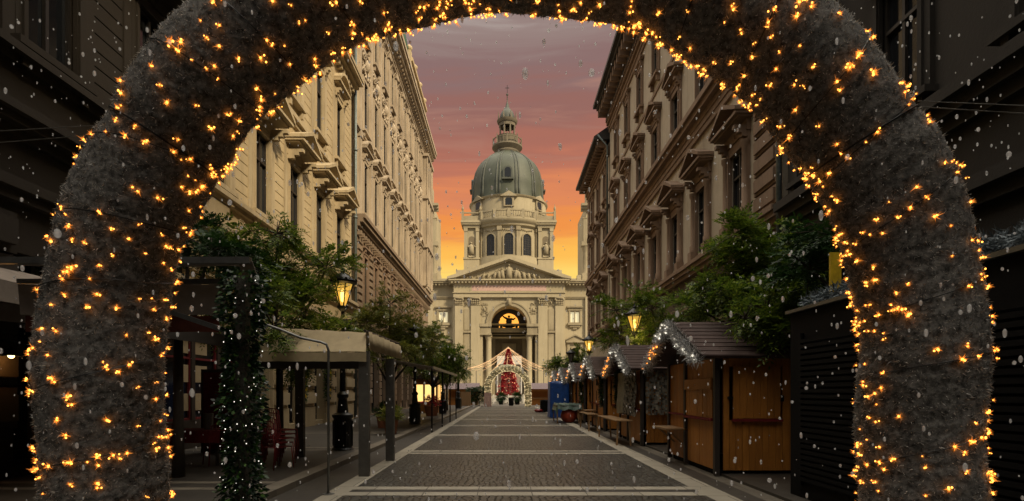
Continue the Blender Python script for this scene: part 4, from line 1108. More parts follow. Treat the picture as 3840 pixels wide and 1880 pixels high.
for lab, pts in (('pair of thin steel wires from the big arch to the left building', [((-2.2, 3.03, 3.15), (-9.1, 3.4, 3.25)), ((-2.2, 3.03, 3.1), (-9.1, 3.9, 3.3))]),
                 ('pair of thin steel wires from the big arch to the right building', [((2.25, 3.03, 3.28), (8.5, 3.1, 3.36)), ((2.25, 3.03, 3.25), (8.5, 3.2, 3.25))])):
    mb = MB()
    for a, b in pts:
        a, b = Vector(a), Vector(b)
        mb.tube([a+(b-a)*k/8-Vector((0, 0, .10*math.sin(PI*k/8))) for k in range(9)], .003, 5)
    tag(mb.build('suspension_wire', 'wire'), lab, 'wire')

# ================================================================== TREES
def pinnate(mb, p, d, rnd, s=1.0):
    """compound leaf: pairs of leaflets along a drooping stalk"""
    d = d.normalized(); up = Vector((rnd.gauss(0, .4), rnd.gauss(0, .4), 1)); side = d.cross(up)
    if side.length < .1: side = Vector((1, 0, 0))
    side.normalize(); nn = side.cross(d).normalized()
    ln = rnd.uniform(.20, .34)*s; k = 5
    for i in range(k+1):
        f = (i+1)/(k+1); c = p+d*ln*f-Vector((0, 0, ln*.35*f*f))
        for q in ((-1, 1) if i < k else (0,)):
            dd = (side*q*1.0+d*(.55 if q else 1)+nn*rnd.uniform(-.15, .25)-Vector((0, 0, rnd.uniform(0, .35)))).normalized()
            l2 = rnd.uniform(.09, .13)*s; w = dd.cross(nn).normalized()*l2*.17
            a = len(mb.v); m_ = c+dd*l2*.45
            mb.v.extend([tuple(c), tuple(m_+w), tuple(c+dd*l2), tuple(m_-w)]); mb.f.append([a, a+1, a+2, a+3]); mb.mi.append(0)
def tree(label, x, y, lobes, n, leafm, trunk_r=.09, s=1.0, seed=1, group=None, trunk_h=2.1, lean=(0, 0)):
    rnd = random.Random(seed)
    t = thing('street_tree', label, 'tree', (x, y, 0), 0, group)
    mb = MB(); top = Vector((lean[0], lean[1], trunk_h))
    mb.tube([(0, 0, 0), (lean[0]*.3, lean[1]*.3, trunk_h*.4), top], [trunk_r*1.3, trunk_r, trunk_r*.85], 9)
    tr_ = mb.build('trunk', 'trunk', t, smooth=True)
    br = MB(); lf = MB(); tot = sum(l[3]**2 for l in lobes)
    for (cx, cy, cz, r, *sq) in lobes:
        c = Vector((cx, cy, cz)); sq = sq[0] if sq else .85
        mid = (top+c)/2+Vector((rnd.uniform(-.2, .2), rnd.uniform(-.2, .2), .1)); br.tube([top-Vector((0, 0, .15)), mid, c, c+Vector((0, 0, r*.4))], [trunk_r*.6, trunk_r*.4, trunk_r*.2, .008], 6)
        twigs = []
        for _ in range(int(16*r)):
            d = Vector((rnd.gauss(0, 1), rnd.gauss(0, 1), rnd.gauss(0, .8))).normalized()
            ln = r*rnd.uniform(.7, 1.12); e_ = c+Vector((d.x*ln, d.y*ln, d.z*ln*sq)); m_ = c+(e_-c)*.5+Vector((0, 0, .08))
            br.tube([c+(e_-c)*.1, m_, e_], [.02, .012, .004], 4); twigs.append((c, m_, e_))
        for _ in range(int(n*r*r/tot)):
            a, m_, e_ = rnd.choice(twigs); f = rnd.random()**.6
            p = (a.lerp(m_, f*2) if f < .5 else m_.lerp(e_, f*2-1))+Vector((rnd.gauss(0, .13), rnd.gauss(0, .13), rnd.gauss(0, .10)))*r*.8
            d = (p-c).normalized()+Vector((rnd.gauss(0, .6), rnd.gauss(0, .6), rnd.gauss(0, .35)))
            pinnate(lf, p, d, rnd, s)
    br.build('branches', 'trunk', tr_, smooth=True); lf.build('crown', leafm, t)
    return t
tree('leafy street tree in the left foreground, its branches reaching over the cafe awnings', -5.9, 14.6,
     [(0, 0, 4.6, 1.3), (.7, -.3, 3.8, 1.25), (-.6, -.6, 5.2, 1.0), (1.2, .1, 5.0, .85), (1.2, -.4, 3.0, .95), (-.9, 0, 3.7, 1.1), (.3, .5, 2.7, .9), (.3, -.9, 5.6, .7), (.9, -3.3, 3.55, .6), (1.35, -3.7, 3.0, .5), (.6, -2.2, 4.0, .7)], 2900, 'leaf', seed=3, trunk_h=2.4)
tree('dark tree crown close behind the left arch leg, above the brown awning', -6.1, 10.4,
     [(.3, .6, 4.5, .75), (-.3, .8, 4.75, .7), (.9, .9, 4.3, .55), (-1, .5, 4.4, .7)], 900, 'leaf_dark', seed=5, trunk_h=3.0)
tree('olive green tree behind the beige canopy and the second left lamp post', -5.7, 27.5,
     [(0, 0, 4.9, 1.5), (1.3, -.6, 4.5, 1.3), (-1.2, .3, 5.0, 1.3), (.9, -1.4, 3.6, 1.1), (1.8, 0, 3.9, 1.0), (.2, -.8, 5.9, .9), (-.8, -1.2, 3.8, 1)], 2100, 'leaf_olive', seed=7, s=1.25, trunk_r=.11)
tree('green tree further along the left pavement above the long grey canopy', -4.9, 38,
     [(0, 0, 4.3, 1.5), (1.2, .3, 3.9, 1.3), (-.6, .5, 5.0, 1.3), (.5, -.8, 3.2, 1.1), (1.7, .2, 3.1, .8), (-1.2, 0, 3.6, 1.2), (0, 0, 5.6, .9)], 1700, 'leaf', seed=9, s=1.5, trunk_r=.12)
tree('small green tree at the far end of the left pavement next to the square', -4.9, 47,
     [(0, 0, 3.9, 1.3), (.9, .3, 3.4, 1.1), (-.8, 0, 4.6, 1.2), (.5, 0, 4.9, .8)], 900, 'leaf', seed=10, s=1.6, trunk_r=.1)
tree('big bright green tree on the right leaning over the nearest wooden stall', 6.3, 13.6,
     [(-.4, 0, 4.6, 1.25), (.5, -.3, 4.2, 1.2), (-.9, .3, 3.9, 1.0), (.4, .2, 5.2, 1.1), (-.3, -.6, 3.3, 1.0), (.5, -1.6, 3.3, .95), (-.6, -.2, 5.4, .8), (.3, -2.2, 2.9, .8), (-1.5, .8, 3.9, .7), (-.7, -1.7, 3.6, .7), (-1.1, -2.5, 3.35, .6), (-.4, -2.7, 3.1, .7), (.3, -2.4, 3.5, .7), (-1.5, -1.3, 3.9, .5), (-1.0, -2.95, 2.85, .45), (-.3, -3.0, 2.75, .55), (-1.6, -2.7, 3.15, .4), (.2, -2.9, 2.6, .5)], 5000, 'leaf', seed=13, trunk_h=2.5)
tree('bright green tree around the lit street lantern on the right', 6.2, 22.9,
     [(-.4, .4, 5.2, 1.3), (-1.5, .9, 5.2, .9), (-.3, -.8, 4.0, 1.1), (.7, 0, 4.6, 1.2), (-1.2, .9, 4.2, .8), (-1.7, 1.3, 3.7, .7), (-1.5, -1.3, 3.55, .45), (-.5, -1.3, 4.9, .5), (-.3, -1.2, 3.7, .6)], 1700, 'leaf', seed=15, s=1.1, trunk_h=2.6)
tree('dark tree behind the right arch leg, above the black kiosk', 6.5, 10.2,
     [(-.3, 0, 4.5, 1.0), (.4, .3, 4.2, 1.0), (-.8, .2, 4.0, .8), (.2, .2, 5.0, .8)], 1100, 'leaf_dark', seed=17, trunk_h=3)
tree('distant round green tree behind the far right stalls', 5.3, 45.5,
     [(-.4, 0, 4.0, 1.2), (-1.1, .3, 3.6, .9), (.8, 0, 4.2, 1.2)], 700, 'leaf', seed=19, s=1.7, trunk_r=.1)

# ================================================================== LAMP POSTS
LPG = 'black cast iron street lanterns'
def make_lamp(label, loc, lit):
    t = thing('street_lamp', label, 'street lamp', loc, 0, LPG)
    mb = MB()
    mb.lathe([(.30, 0), (.30, .12), (.26, .16), (.25, .95), (.29, 1.0), (.29, 1.06), (.16, 1.12), (.12, 1.5), (.16, 1.55), (.16, 1.62), (.085, 1.7), (.075, 2.6), (.11, 2.65), (.11, 2.72), (.07, 2.78), (.055, 3.5), (.10, 3.56), (.09, 3.64), (.05, 3.7), (.05, 3.9), (.15, 4.0), (.16, 4.05)], 12)
    for k in range(6):
        a = PI*k/3; mb.beam((.255*math.cos(a), .255*math.sin(a), .2), (.255*math.cos(a), .255*math.sin(a), .9), .05, .03)
    mb.build('post', 'iron', t, smooth='auto')
    mb = MB(); n = 6
    for k in range(n):
        a, b = 2*PI*k/n, 2*PI*(k+1)/n
        p0, p1 = (.10*math.cos(a), .10*math.sin(a), 4.06), (.29*math.cos(a), .29*math.sin(a), 4.68)
        mb.tube([p0, p1], .019, 5); mb.tube([p1, (.29*math.cos(b), .29*math.sin(b), 4.68)], .022, 5)
        for f in (0, .33, .66):
            c = Vector((.36*math.cos(a), .36*math.sin(a), 4.74)).lerp(Vector((.36*math.cos(b), .36*math.sin(b), 4.74)), f)
            mb.ball(tuple(c), .045, 6, 5, (1, 1, 1.4))
    mb.lathe([(.30, 4.64), (.39, 4.68), (.40, 4.74), (.30, 4.80), (.22, 4.86), (.13, 4.93), (.05, 4.98), (.07, 5.02), (.035, 5.07), (.02, 5.16), (0, 5.22)], 12)
    hd = mb.build('lantern_head', 'iron', t, smooth='auto')
    mb = MB(); mb.lathe([(.092, 4.08), (.275, 4.66)], 6)
    mb.build('lantern_glass', 'lamp_glow' if lit else 'lamp_off', hd)
    if lit:
        mb = MB(); mb.lathe([(.0, 4.16), (.05, 4.2), (.07, 4.35), (.05, 4.5), (0, 4.55)], 10); mb.build('lamp_bulb', 'lamp_core', hd)
        ld = bpy.data.lights.new('lamp_light', 'POINT'); ld.energy = lit; ld.color = (1, .66, .24); ld.shadow_soft_size = .3
        lo = bpy.data.objects.new('lamp_light', ld); C.objects.link(lo); lo.parent = hd; lo.location = (0, 0, 3.9)
    return t
make_lamp('lit black lantern post nearest on the left, beside the beige canopy', (-4.47, 15.35, 0), 26)
l2 = make_lamp('unlit black lantern post on the left in front of the olive tree', (-4.43, 27.4, 0), 0)
dup(l2, (-4.4, 39.5, 0), 'unlit black lantern post under the trees by the long grey canopy')
dup(l2, (-4.3, 51.7, 0), 'smallest, farthest black lantern post on the left')
make_lamp('lit black lantern post among the bright leaves on the right', (5.1, 21.9, 0), 85)
make_lamp('small lit black lantern post over the stall roofs on the right', (4.95, 32.7, 0), 14)
dup(l2, (5.2, 43.8, 0), 'unlit black lantern post by the far right stalls')
dup(l2, (5.2, 55, 0), 'farthest unlit black lantern post on the right')
dup(l2, (-5.6, 66, 0), 'unlit lantern post on the square left of the light tent')
mb = MB(); mb.box((-4.40, 15.0, 3.15), (-4.14, 15.03, 3.65)); mb.box((-4.42, 15.03, 3.3), (-4.38, 15.3, 3.34))
tag(mb.build('sign_plate', 'grey_metal'), 'small blank grey plate fixed to the lit lantern post on the left', 'sign')

# ================================================================== GARLANDS (helper)
def garland(name, pts, r, n, mat, parent, rnd, slen=.07, sw=.012, loc=None):
    mb = MB(); pts = [Vector(p) for p in pts]
    seg = [(pts[i+1]-pts[i]).length for i in range(len(pts)-1)]; tot = sum(seg)
    for _ in range(n):
        t = rnd.uniform(0, tot); i = 0
        while i < len(seg)-1 and t > seg[i]: t -= seg[i]; i += 1
        c = pts[i].lerp(pts[i+1], t/seg[i]); d = Vector((rnd.gauss(0, 1), rnd.gauss(0, 1), rnd.gauss(0, 1))).normalized()
        strand(mb, c+d*r*rnd.uniform(.1, .9), (d+Vector((rnd.gauss(0, .5), rnd.gauss(0, .5), rnd.gauss(0, .5)))).normalized(), slen*rnd.uniform(.6, 1.3), sw, rnd)
    return mb.build(name, mat, parent, loc=loc)

# ================================================================== WOODEN MARKET STALLS
SG = 'wooden market stalls along the right side'
def planks(mb, a, b, z0, z1, t=.03, w=.14, gap=.008, nrm=(0, 0)):
    """vertical boards from (x,y) a to b"""
    a = Vector((*a, 0)); b = Vector((*b, 0)); L_ = (b-a).length; n = max(1, round(L_/w)); d = (b-a)/n
    for i in range(n):
        p = a+d*i+d*(gap/L_*n/2); q = a+d*(i+1)-d*(gap/L_*n/2); o = random.uniform(-.004, .004)
        nn = Vector((nrm[0], nrm[1], 0))*o
        mb.beam(p+nn+Vector((0, 0, (z0+z1)/2)), q+nn+Vector((0, 0, (z0+z1)/2)), t, z1-z0)
def make_stall(label, loc, seed, W2=1.55, D_=1.75, lights='mixed', shelf=True, front='planks', rh=3.22):
    rnd = random.Random(seed)
    t = thing('market_stall', label, 'market stall', loc, 0, SG)
    E = 2.36
    mb = MB(); planks(mb, (0, W2), (0, .25), .12, E, nrm=(-1, 0)); planks(mb, (0, -W2+.1), (0, .25), .12, 1.1, nrm=(-1, 0)); planks(mb, (0, -W2+.1), (0, .25), 1.98, E, nrm=(-1, 0))
    mb.build('front_wall', 'wood', t)
    mb = MB(); planks(mb, (0, -W2), (.0, -W2+.12), .12, E)
    planks(mb, (.12, -W2), (.24, -W2), .12, E); planks(mb, (.24, -W2), (1.3, -W2), .12, 1.12); planks(mb, (.24, -W2), (1.3, -W2), 2.2, E); planks(mb, (1.3, -W2), (D_, -W2), .12, E)
    mb.build('side_wall', 'wood', t)
    mb = MB(); planks(mb, (0, W2), (D_, W2), .12, E); mb.build('side_wall', 'wood', t)
    mb = MB(); planks(mb, (D_, -W2), (D_, W2), .12, E); mb.build('back_wall', 'wood', t)
    mb = MB()
    for x, y in ((-.02, -W2-.02), (-.02, W2+.02), (D_, -W2-.02), (D_, W2+.02), (-.03, .25)): mb.mark(); mb.box((x-.05, y-.05, .02), (x+.05, y+.05, E+.02))
    mb.build('corner_post', 'wood_dark', t)
    mb = MB(); mb.box((.05, -W2+.05, 0), (D_-.05, W2-.05, .12)); mb.build('plinth', 'black', t)
    # closed shutters
    mb = MB(); planks(mb, (-.04, -W2+.12), (-.04, .2), 1.16, 1.74, nrm=(-1, 0)); mb.box((-.09, -W2+.12, 1.74), (-.05, .2, 1.97)); sh_ = mb.build('front_shutter', 'wood', t)
    mb = MB(); mb.mark(); mb.box((-.10, -W2+.10, 1.10), (-.03, .22, 1.155)); mb.mark(); mb.box((-.075, .3, 1.14), (-.02, W2-.05, 1.18)); mb.build('red_trim', 'red_cloth', t)
    mb = MB(); planks(mb, (.3, -W2-.045), (1.25, -W2-.045), 1.16, 2.2, nrm=(0, -1)); sd_ = mb.build('side_shutter', 'wood', t)
    mb = MB(); mb.box((.28, -W2-.10, 1.10), (1.28, -W2-.03, 1.15)); mb.build('red_trim', 'red_cloth', t)
    mb = MB(); mb.mark(); mb.box((.2, -W2-.06, 1.55), (.30, -W2-.02, 1.60)); mb.mark(); mb.box((1.24, -W2-.09, 1.5), (1.30, -W2-.06, 1.62)); mb.build('latch', 'iron', sd_)
    if shelf:
        mb = MB(); mb.box((-.52, .2, .80), (-.02, W2-.15, .84)); mb.beam((-.42, .45, .8), (-.03, .45, .45), .04, .04); mb.beam((-.42, W2-.4, .8), (-.03, W2-.4, .45), .04, .04); mb.build('shelf', 'wood_pale', t)
    # gabled roof, ridge running back from the street
    ov = .45; hw = W2+.33; zc = 2.34
    P = lambda u, d, z: (d, u, z)
    for q in (-1, 1):
        mb = MB(); mb.prism([(q*(hw+.02), zc), (0, rh), (0, rh+.06), (q*(hw+.06), zc+.05)], P, -ov, D_+.3)
        n = 9
        for i in range(n):      # overlapping roofing courses
            f = i/n; f2 = (i+1.15)/n; ya, yb = q*(hw+.07)*(1-f), q*(hw+.07)*(1-min(1, f2)); za, zb_ = zc+.055+(rh-zc+.005)*f, zc+.055+(rh-zc+.005)*min(1, f2)
            mb.prism([(ya, za+.018), (yb, zb_+.002), (yb, zb_-.01), (ya, za-.01)], P, -ov-.008, D_+.308)
        mb.build('roof', 'stall_roof', t)
    mb = MB(); mb.prism([(-W2, E), (W2, E), (.12, rh-.05), (-.12, rh-.05)], P, .0, .04); mb.mark(); mb.prism([(-W2, E), (W2, E), (.12, rh-.05), (-.12, rh-.05)], P, D_-.05, D_-.01); mb.build('gable', 'wood_dark', t)
    mb = MB()
    for q in (-1, 1): mb.prism([(q*(hw+.08), zc-.06), (0, rh-.03), (0, rh+.1), (q*(hw+.08), zc+.09)], P, -ov-.035, -ov-.003)
    mb.build('barge_board', 'wood_dark', t)
    pts = [(-ov-.08, hw+.05, zc-.05), (-ov-.08, hw*.5, (zc+rh)/2-.02), (-ov-.08, 0, rh-.02), (-ov-.08, -hw*.5, (zc+rh)/2-.02), (-ov-.08, -hw-.05, zc-.05)]
    ga = garland('garland', pts, .16, 4200, 'frost', t, rnd, .11, .016)
    kinds = ['bulb_white', 'bulb_gold', 'bulb'] if lights == 'mixed' else [lights]
    for i in range(30):
        f = rnd.random(); q = rnd.choice((-1, 1)); mb = MB()
        p = Vector((-ov-.08-rnd.uniform(.03, .14), q*hw*f, rh-.03-(rh-zc)*f+rnd.uniform(-.1, .08)))
        k = ('bulb', 'bulb_ray') if (q > 0 and f > .35 and lights == 'mixed') else ('bulb_white', 'ray_white')
        burst(mb, p, Vector((-1, 0, .2)), rnd, rnd.uniform(1.6, 3.2), 40); mb.build('fairy_light', k, ga)
    return t
SX = 4.25
stall = make_stall('nearest wooden market stall on the right, shutters closed, red trim, frosted garland on its gable', (SX, 12.7, 0), 21)
st2 = make_stall('second wooden stall on the right, draped in pale and camouflage netting', (SX, 18.75, 0), 22, shelf=False, rh=3.2)
names = ['third wooden stall on the right, between the netted stall and the green tarpaulin', 'fourth wooden stall on the right, behind the green tarpaulin table',
         'fifth wooden stall on the right, beside the blue tarpaulin', 'farthest small wooden stall on the right, past the blue tarpaulin']
st3 = make_stall(names[0], (SX, 25.2, 0), 23, shelf=True)
for i, y in enumerate((31.2, 37.3, 43)): dup(st3, (SX+.02*(i+1), y, 0), names[i+1])
# netting and fabric on the second stall
def cloth(name, x, y0, y1, z0, z1, mat, parent, rnd, amp=.06, folds=7, ny=40, nz=24, holes=0, thick=.012, axis='y'):
    mb = MB()
    def pt(i, j, o):
        y = y0+(y1-y0)*i/ny; z = z0+(z1-z0)*j/nz; f = 1-j/nz
        d = -amp*(.5+.8*f)*(1+math.sin(2*PI*folds*i/ny+.6*math.sin(j*.3)))*.5-o
        return (x+d, y, z+.03*math.sin(i*.9)*(1 if j == 0 else 0)) if axis == 'y' else (y, x+d, z)
    for i in range(ny):
        for j in range(nz):
            if holes and rnd.random() < holes: continue
            vs = [pt(i, j, 0), pt(i+1, j, 0), pt(i+1, j+1, 0), pt(i, j+1, 0), pt(i, j, thick), pt(i+1, j, thick), pt(i+1, j+1, thick), pt(i, j+1, thick)]
            mb.add(vs, [(0, 1, 2, 3), (4, 7, 6, 5), (0, 4, 5, 1), (1, 5, 6, 2), (2, 6, 7, 3), (3, 7, 4, 0)])
    o = mb.build(name, mat, parent)
    return o
rnd = random.Random(77)
tag(cloth('fabric_curtain', SX-.12, 18.6, 20.1, .95, 2.35, 'net_pale', None, rnd, .1, 5), 'pale fabric curtain hanging on the front of the second stall', 'curtain')
tag(cloth('camouflage_net', SX-.16, 17.2, 18.9, .95, 2.4, 'net', None, rnd, .08, 6, 34, 28, .12), 'camouflage net hanging on the front of the second stall', 'netting')
tag(cloth('camouflage_net', 17.02, 4.3, 6.0, .98, 2.4, 'net', None, rnd, .08, 5, 34, 28, .17, axis='x'), 'camouflage net on the side of the second stall, facing the nearest stall', 'netting')
for lab, y in (('dark evergreen garland hanging down the far edge of the netted stall', 20.35), ('dark evergreen garland hanging down the third stall', 23.7), ('dark evergreen garland hanging down the fourth stall', 29.8)):
    o = garland('hanging_garland', [(SX-.12, y, 2.5), (SX-.16, y+.05, 1.8), (SX-.12, y-.03, 1.1)], .12, 1100, 'ivy', None, rnd, .12, .03); tag(o, lab, 'garland', 'dark garlands hanging on the stalls')
# trestle tables
def trestle(label, x, y0, y1, w, h):
    t = thing('trestle_table', label, 'table', (x, y0, 0), 0); L_ = y1-y0
    mb = MB(); mb.box((-w/2, 0, h-.035), (w/2, L_, h)); mb.build('table_top', 'wood_pale', t)
    for yy in (.12, L_-.12):
        for s_ in (-1, 1): mb = MB(); mb.beam((s_*w*.42, yy, 0), (s_*w*.33, yy, h-.035), .05, .05); mb.build('leg', 'wood_pale', t)
    return t
trestle('pale folding table in front of the netted second stall', 3.72, 17.3, 20.8, .52, .8)
trestle('low pale bench table in front of the third stall', 3.75, 23.5, 26.3, .45, .74)
# green tarpaulin table with red bag, blue tarpaulin stack
t = thing('covered_table', 'table covered with a green tarpaulin by the fourth stall', 'table', (3.45, 29.6, 0))
mb = MB()
nx, ny = 12, 16
for i in range(nx):
    for j in range(ny):
        f = lambda i, j: ((-.75+1.4*i/nx), (-.1+2.6*j/ny), 1.02+.05*math.sin(i*1.3)*math.cos(j*.9)-(.35 if i == 0 else 0)-(.3 if j in (0, ny) else 0))
        mb.add([f(i, j), f(i+1, j), f(i+1, j+1), f(i, j+1)], [(0, 1, 2, 3)])
mb.build('tarpaulin', 'greentarp', t, smooth=True)
mb = MB(); mb.box((-.7, 0, .9), (.6, 2.4, .95)); mb.build('table_top', 'wood_dark', t)
for x, y in ((-.65, .05), (-.65, 2.3), (.5, .05), (.5, 2.3)): mb = MB(); mb.beam((x, y, 0), (x, y, .9), .06, .06); mb.build('leg', 'wood_pale', t)
mb = MB(); mb.ball((3.45, 30.0, .42), .42, 14, 10, (1.05, 1, 1), .05); mb.tube([(3.3, 29.9, .8), (3.45, 29.95, .88), (3.6, 30, .8)], .03, 6)
tag(mb.build('storage_bag', 'orange', smooth=True), 'round orange-red bag under the green tarpaulin table', 'bag')
def tarp_stack(name, label, cat, x0, x1, y0, y1, h, mat, seed):
    rnd = random.Random(seed); mb = MB(); n = 40; m = 14
    cx, cy = (x0+x1)/2, (y0+y1)/2; vs = []
    for j in range(m+1):
        f = j/m
        for i in range(n):
            a = 2*PI*i/n; k = max(abs(math.cos(a)), abs(math.sin(a)))
            rr = (1/k)*.92+.03*math.sin(a*9+f*3)*(1-f)+.02*math.sin(a*17)+.04*(1-f)
            vs.append((cx+(x1-x0)/2*rr*math.cos(a), cy+(y1-y0)/2*rr*math.sin(a), h*f+.03*math.sin(a*5)*(f)+(.04*math.sin(a*7) if j == 0 else 0)+.02))
    fs = [(j*n+i, j*n+(i+1) % n, (j+1)*n+(i+1) % n, (j+1)*n+i) for j in range(m) for i in range(n)]
    vs.append((cx, cy, h+.08)); k = len(vs)-1
    fs += [(m*n+i, m*n+(i+1) % n, k) for i in range(n)]
    mb.add(vs, fs); tag(mb.build(name, mat, smooth=True), label, cat)
tarp_stack('tarpaulin_cover', 'tall bright blue tarpaulin wrapped round stacked goods by the right stalls', 'tarpaulin', 2.85, 4.15, 35.4, 37.5, 2.3, 'blue', 3)
tarp_stack('covered_goods', 'low black covered heap beyond the blue tarpaulin', 'covered goods', 2.9, 3.9, 45.2, 46.6, .95, 'black', 5)
mb = MB(); mb.ball((2.75, 45.2, .14), .3, 10, 6, (1.3, 1, .5), .1); tag(mb.build('red_bag', 'red', smooth=True), 'small red bag on the ground beside the black covered heap', 'bag')

# ================================================================== BLACK KIOSK RIGHT
k = thing('kiosk', 'black kiosk with a roller shutter behind the right arch leg', 'kiosk', (4.62, 3.2, 0))
mb = MB(); mb.box((0, 0, 0), (2.1, 5.8, 2.95)); mb.build('body', 'black', k)
mb = MB()
for i in range(26):
    z = .35+i*.085; mb.beam((-.035, .3, z), (-.035, 5.4, z), .03, .055)
mb.box((-.05, .22, .25), (-.0, .3, 2.6)); mb.box((-.05, 5.4, .25), (0, 5.48, 2.6)); mb.build('roller_shutter', 'black', k)
mb = MB(); mb.box((-.06, -.05, 2.95), (2.15, 5.86, 3.0)); mb.build('roof_edge', 'grey_metal', k)
garland_obj = garland('tinsel_garland', [(4.75, 4.0, 3.1), (4.75, 6, 3.1), (4.8, 8.8, 3.1)], .16, 5000, 'frost_blue', None, rnd, .10, .02)
tag(garland_obj, 'grey-blue frosted tinsel lying along the roof of the black kiosk', 'tinsel')
mb = MB(); mb.box((4.80, 8.2, 3.12), (5.5, 8.24, 3.75)); mb.cur = 1; mb.box((4.96, 8.19, 3.28), (5.4, 8.25, 3.6)); o = mb.build('yellow_sign', ['yellow', 'black']); tag(o, 'yellow panel standing behind the right arch leg above the kiosk', 'sign')

# ================================================================== LEFT CAFE FURNITURE
# ivy column
t = thing('garland_column', 'awning post wrapped in dark ivy and tiny white lights, left foreground', 'post', (-3.3, 7.0, 0))
mb = MB(); mb.box((-.07, -.07, 0), (.07, .07, 3.15)); mb.build('post', 'grey_post', t)
mb = MB(); rr = random.Random(31)
for i in range(5200):
    z = rr.uniform(0, 3.2); a = rr.uniform(0, 2*PI); r_ = .08+.15*rr.random()**.8*(1+.35*math.sin(z*5)+.2*math.sin(z*11+a))
    p = Vector((r_*math.cos(a), r_*math.sin(a), z)); d = Vector((math.cos(a), math.sin(a), rr.uniform(-.9, .3))).normalized(); s_ = d.cross(Vector((rr.gauss(0, 1), rr.gauss(0, 1), rr.gauss(0, 1)))).normalized()
    l_ = rr.uniform(.04, .09); mb.add([p, p+d*l_*.5+s_*l_*.28, p+d*l_, p+d*l_*.5-s_*l_*.28], [(0, 1, 2, 3)])
iv = mb.build('ivy', 'ivy', t)
for i in range(80):
    z = rr.uniform(.05, 3.1); a = rr.uniform(-PI, 0) if i < 62 else rr.uniform(0, PI); r_ = .235
    mb = MB(); r_ *= rr.uniform(.85, 1.15); mb.ball((r_*math.cos(a), r_*math.sin(a), z), rr.uniform(.003, .0075), 5, 4); mb.build('fairy_light', 'bulb_white', iv)
# brown awning over the near cafe
t = thing('cafe_awning', 'dark grey-brown awning over the near cafe, beside the ivy post', 'awning', (-3.25, 7.0, 0))
P = lambda u, d, z: (u, d, z)
mb = MB()
def sheet3(mb, a, b, c, d, n=10, sag=.05, th=.012):
    a, b, c, d = map(Vector, (a, b, c, d)); nn = (b-a).cross(d-a).normalized()*th
    top = [a.lerp(b, i/n).lerp(d.lerp(c, i/n), j/n)-Vector((0, 0, sag*math.sin(PI*i/n)*math.sin(PI*j/n)+.006*math.sin(i*2.3+j))) for i in range(n+1) for j in range(n+1)]
    m = n+1; k = m*m; fs = []
    for i in range(n):
        for j in range(n):
            q = (i*m+j, (i+1)*m+j, (i+1)*m+j+1, i*m+j+1); fs += [q, tuple(k+x for x in reversed(q))]
    rim = [i*m for i in range(m)]+[n*m+j for j in range(1, m)]+[i*m+n for i in range(n-1, -1, -1)]+[j for j in range(n-1, 0, -1)]
    for x, y in zip(rim, rim[1:]+rim[:1]): fs.append((x, y, k+y, k+x))
    mb.add(top+[v-nn for v in top], fs)
sheet3(mb, (-3.2, 0, 3.36), (0, 0, 3.36), (-.22, .5, 3.40), (-3.2, .5, 3.40))
mb.build('roof_canvas', 'canvas_grey', t, smooth='auto')
mb = MB(); mb.box((-3.2, -.06, 3.30), (.06, .02, 3.38)); mb.beam((.0, 0, 3.34), (-.22, .5, 3.38), .05, .06); mb.box((-3.2, .35, 3.13), (-.42, .43, 3.19)); mb.build('front_rail', 'grey_metal', t)
mb = MB(); sheet3(mb, (-3.2, .38, 3.12), (-.45, .38, 3.12), (-.45, .42, 2.72), (-3.2, .42, 2.72), sag=0); mb.build('valance', 'canvas_grey', t)
mb = MB(); sheet3(mb, (-3.2, .5, 2.72), (-.6, .5, 2.72), (-.6, .5, 2.5), (-3.2, .5, 2.5), sag=0); mb.build('lower_valance', 'canvas_red', t)
mb = MB(); sheet3(mb, (-.1, .02, 3.32), (.08, .0, 3.34), (.10, .25, 2.98), (-.05, .2, 2.92), 6, .02); mb.build('side_curtain', 'canvas_grey', t)
mb = MB(); mb.beam((-1.25, .3, 2.78), (-.15, .1, 2.42), .05, .06); mb.build('folding_arm', 'grey_metal', t)
# thin pole with curved arm
t = thing('awning_frame', 'thin grey steel pole with a bent arm, left of the beige canopy', 'frame', (-2.9, 9.15, 0))
mb = MB(); mb.tube([(0, 0, 0), (0, 0, 2.38), (-.03, 0, 2.47), (-.12, 0, 2.51), (-.45, 0, 2.58), (-.8, 0, 2.72), (-1.0, 0, 2.79), (-1.15, 0, 2.80)], .021, 8); mb.build('bent_tube', 'grey_metal', t, smooth=True)
mb = MB(); mb.lathe([(.10, 0), (.10, .02), (.04, .03)], 10); mb.build('foot', 'grey_metal', t)
# beige canopy
t = thing('cafe_canopy', 'beige canvas canopy on brown posts by the near lit lantern', 'canopy', (-2.8, 11.1, 0))
for x, y in ((0, 0), (0, 2.5), (-2.2, 0), (-2.2, 2.5)):
    mb = MB(); mb.box((x-.1, y-.07, 0), (x+.1, y+.07, 2.5)); mb.build('post', 'grey_post', t)
mb = MB(); sheet3(mb, (-2.3, .35, 3.02), (-.05, .35, 2.90), (.06, -.12, 2.48), (-2.4, -.12, 2.48), 12, .03); sheet3(mb, (-2.3, .35, 3.02), (-.05, .35, 2.90), (-.05, 3.7, 2.95), (-2.3, 3.7, 3.05), 10, .04); mb.build('roof_canvas', 'canvas', t, smooth='auto')
mb = MB(); sheet3(mb, (-2.4, -.13, 2.47), (.07, -.13, 2.47), (.07, -.13, 2.29), (-2.4, -.13, 2.29), sag=0); mb.build('front_valance', 'canvas', t)
mb = MB(); n = 22
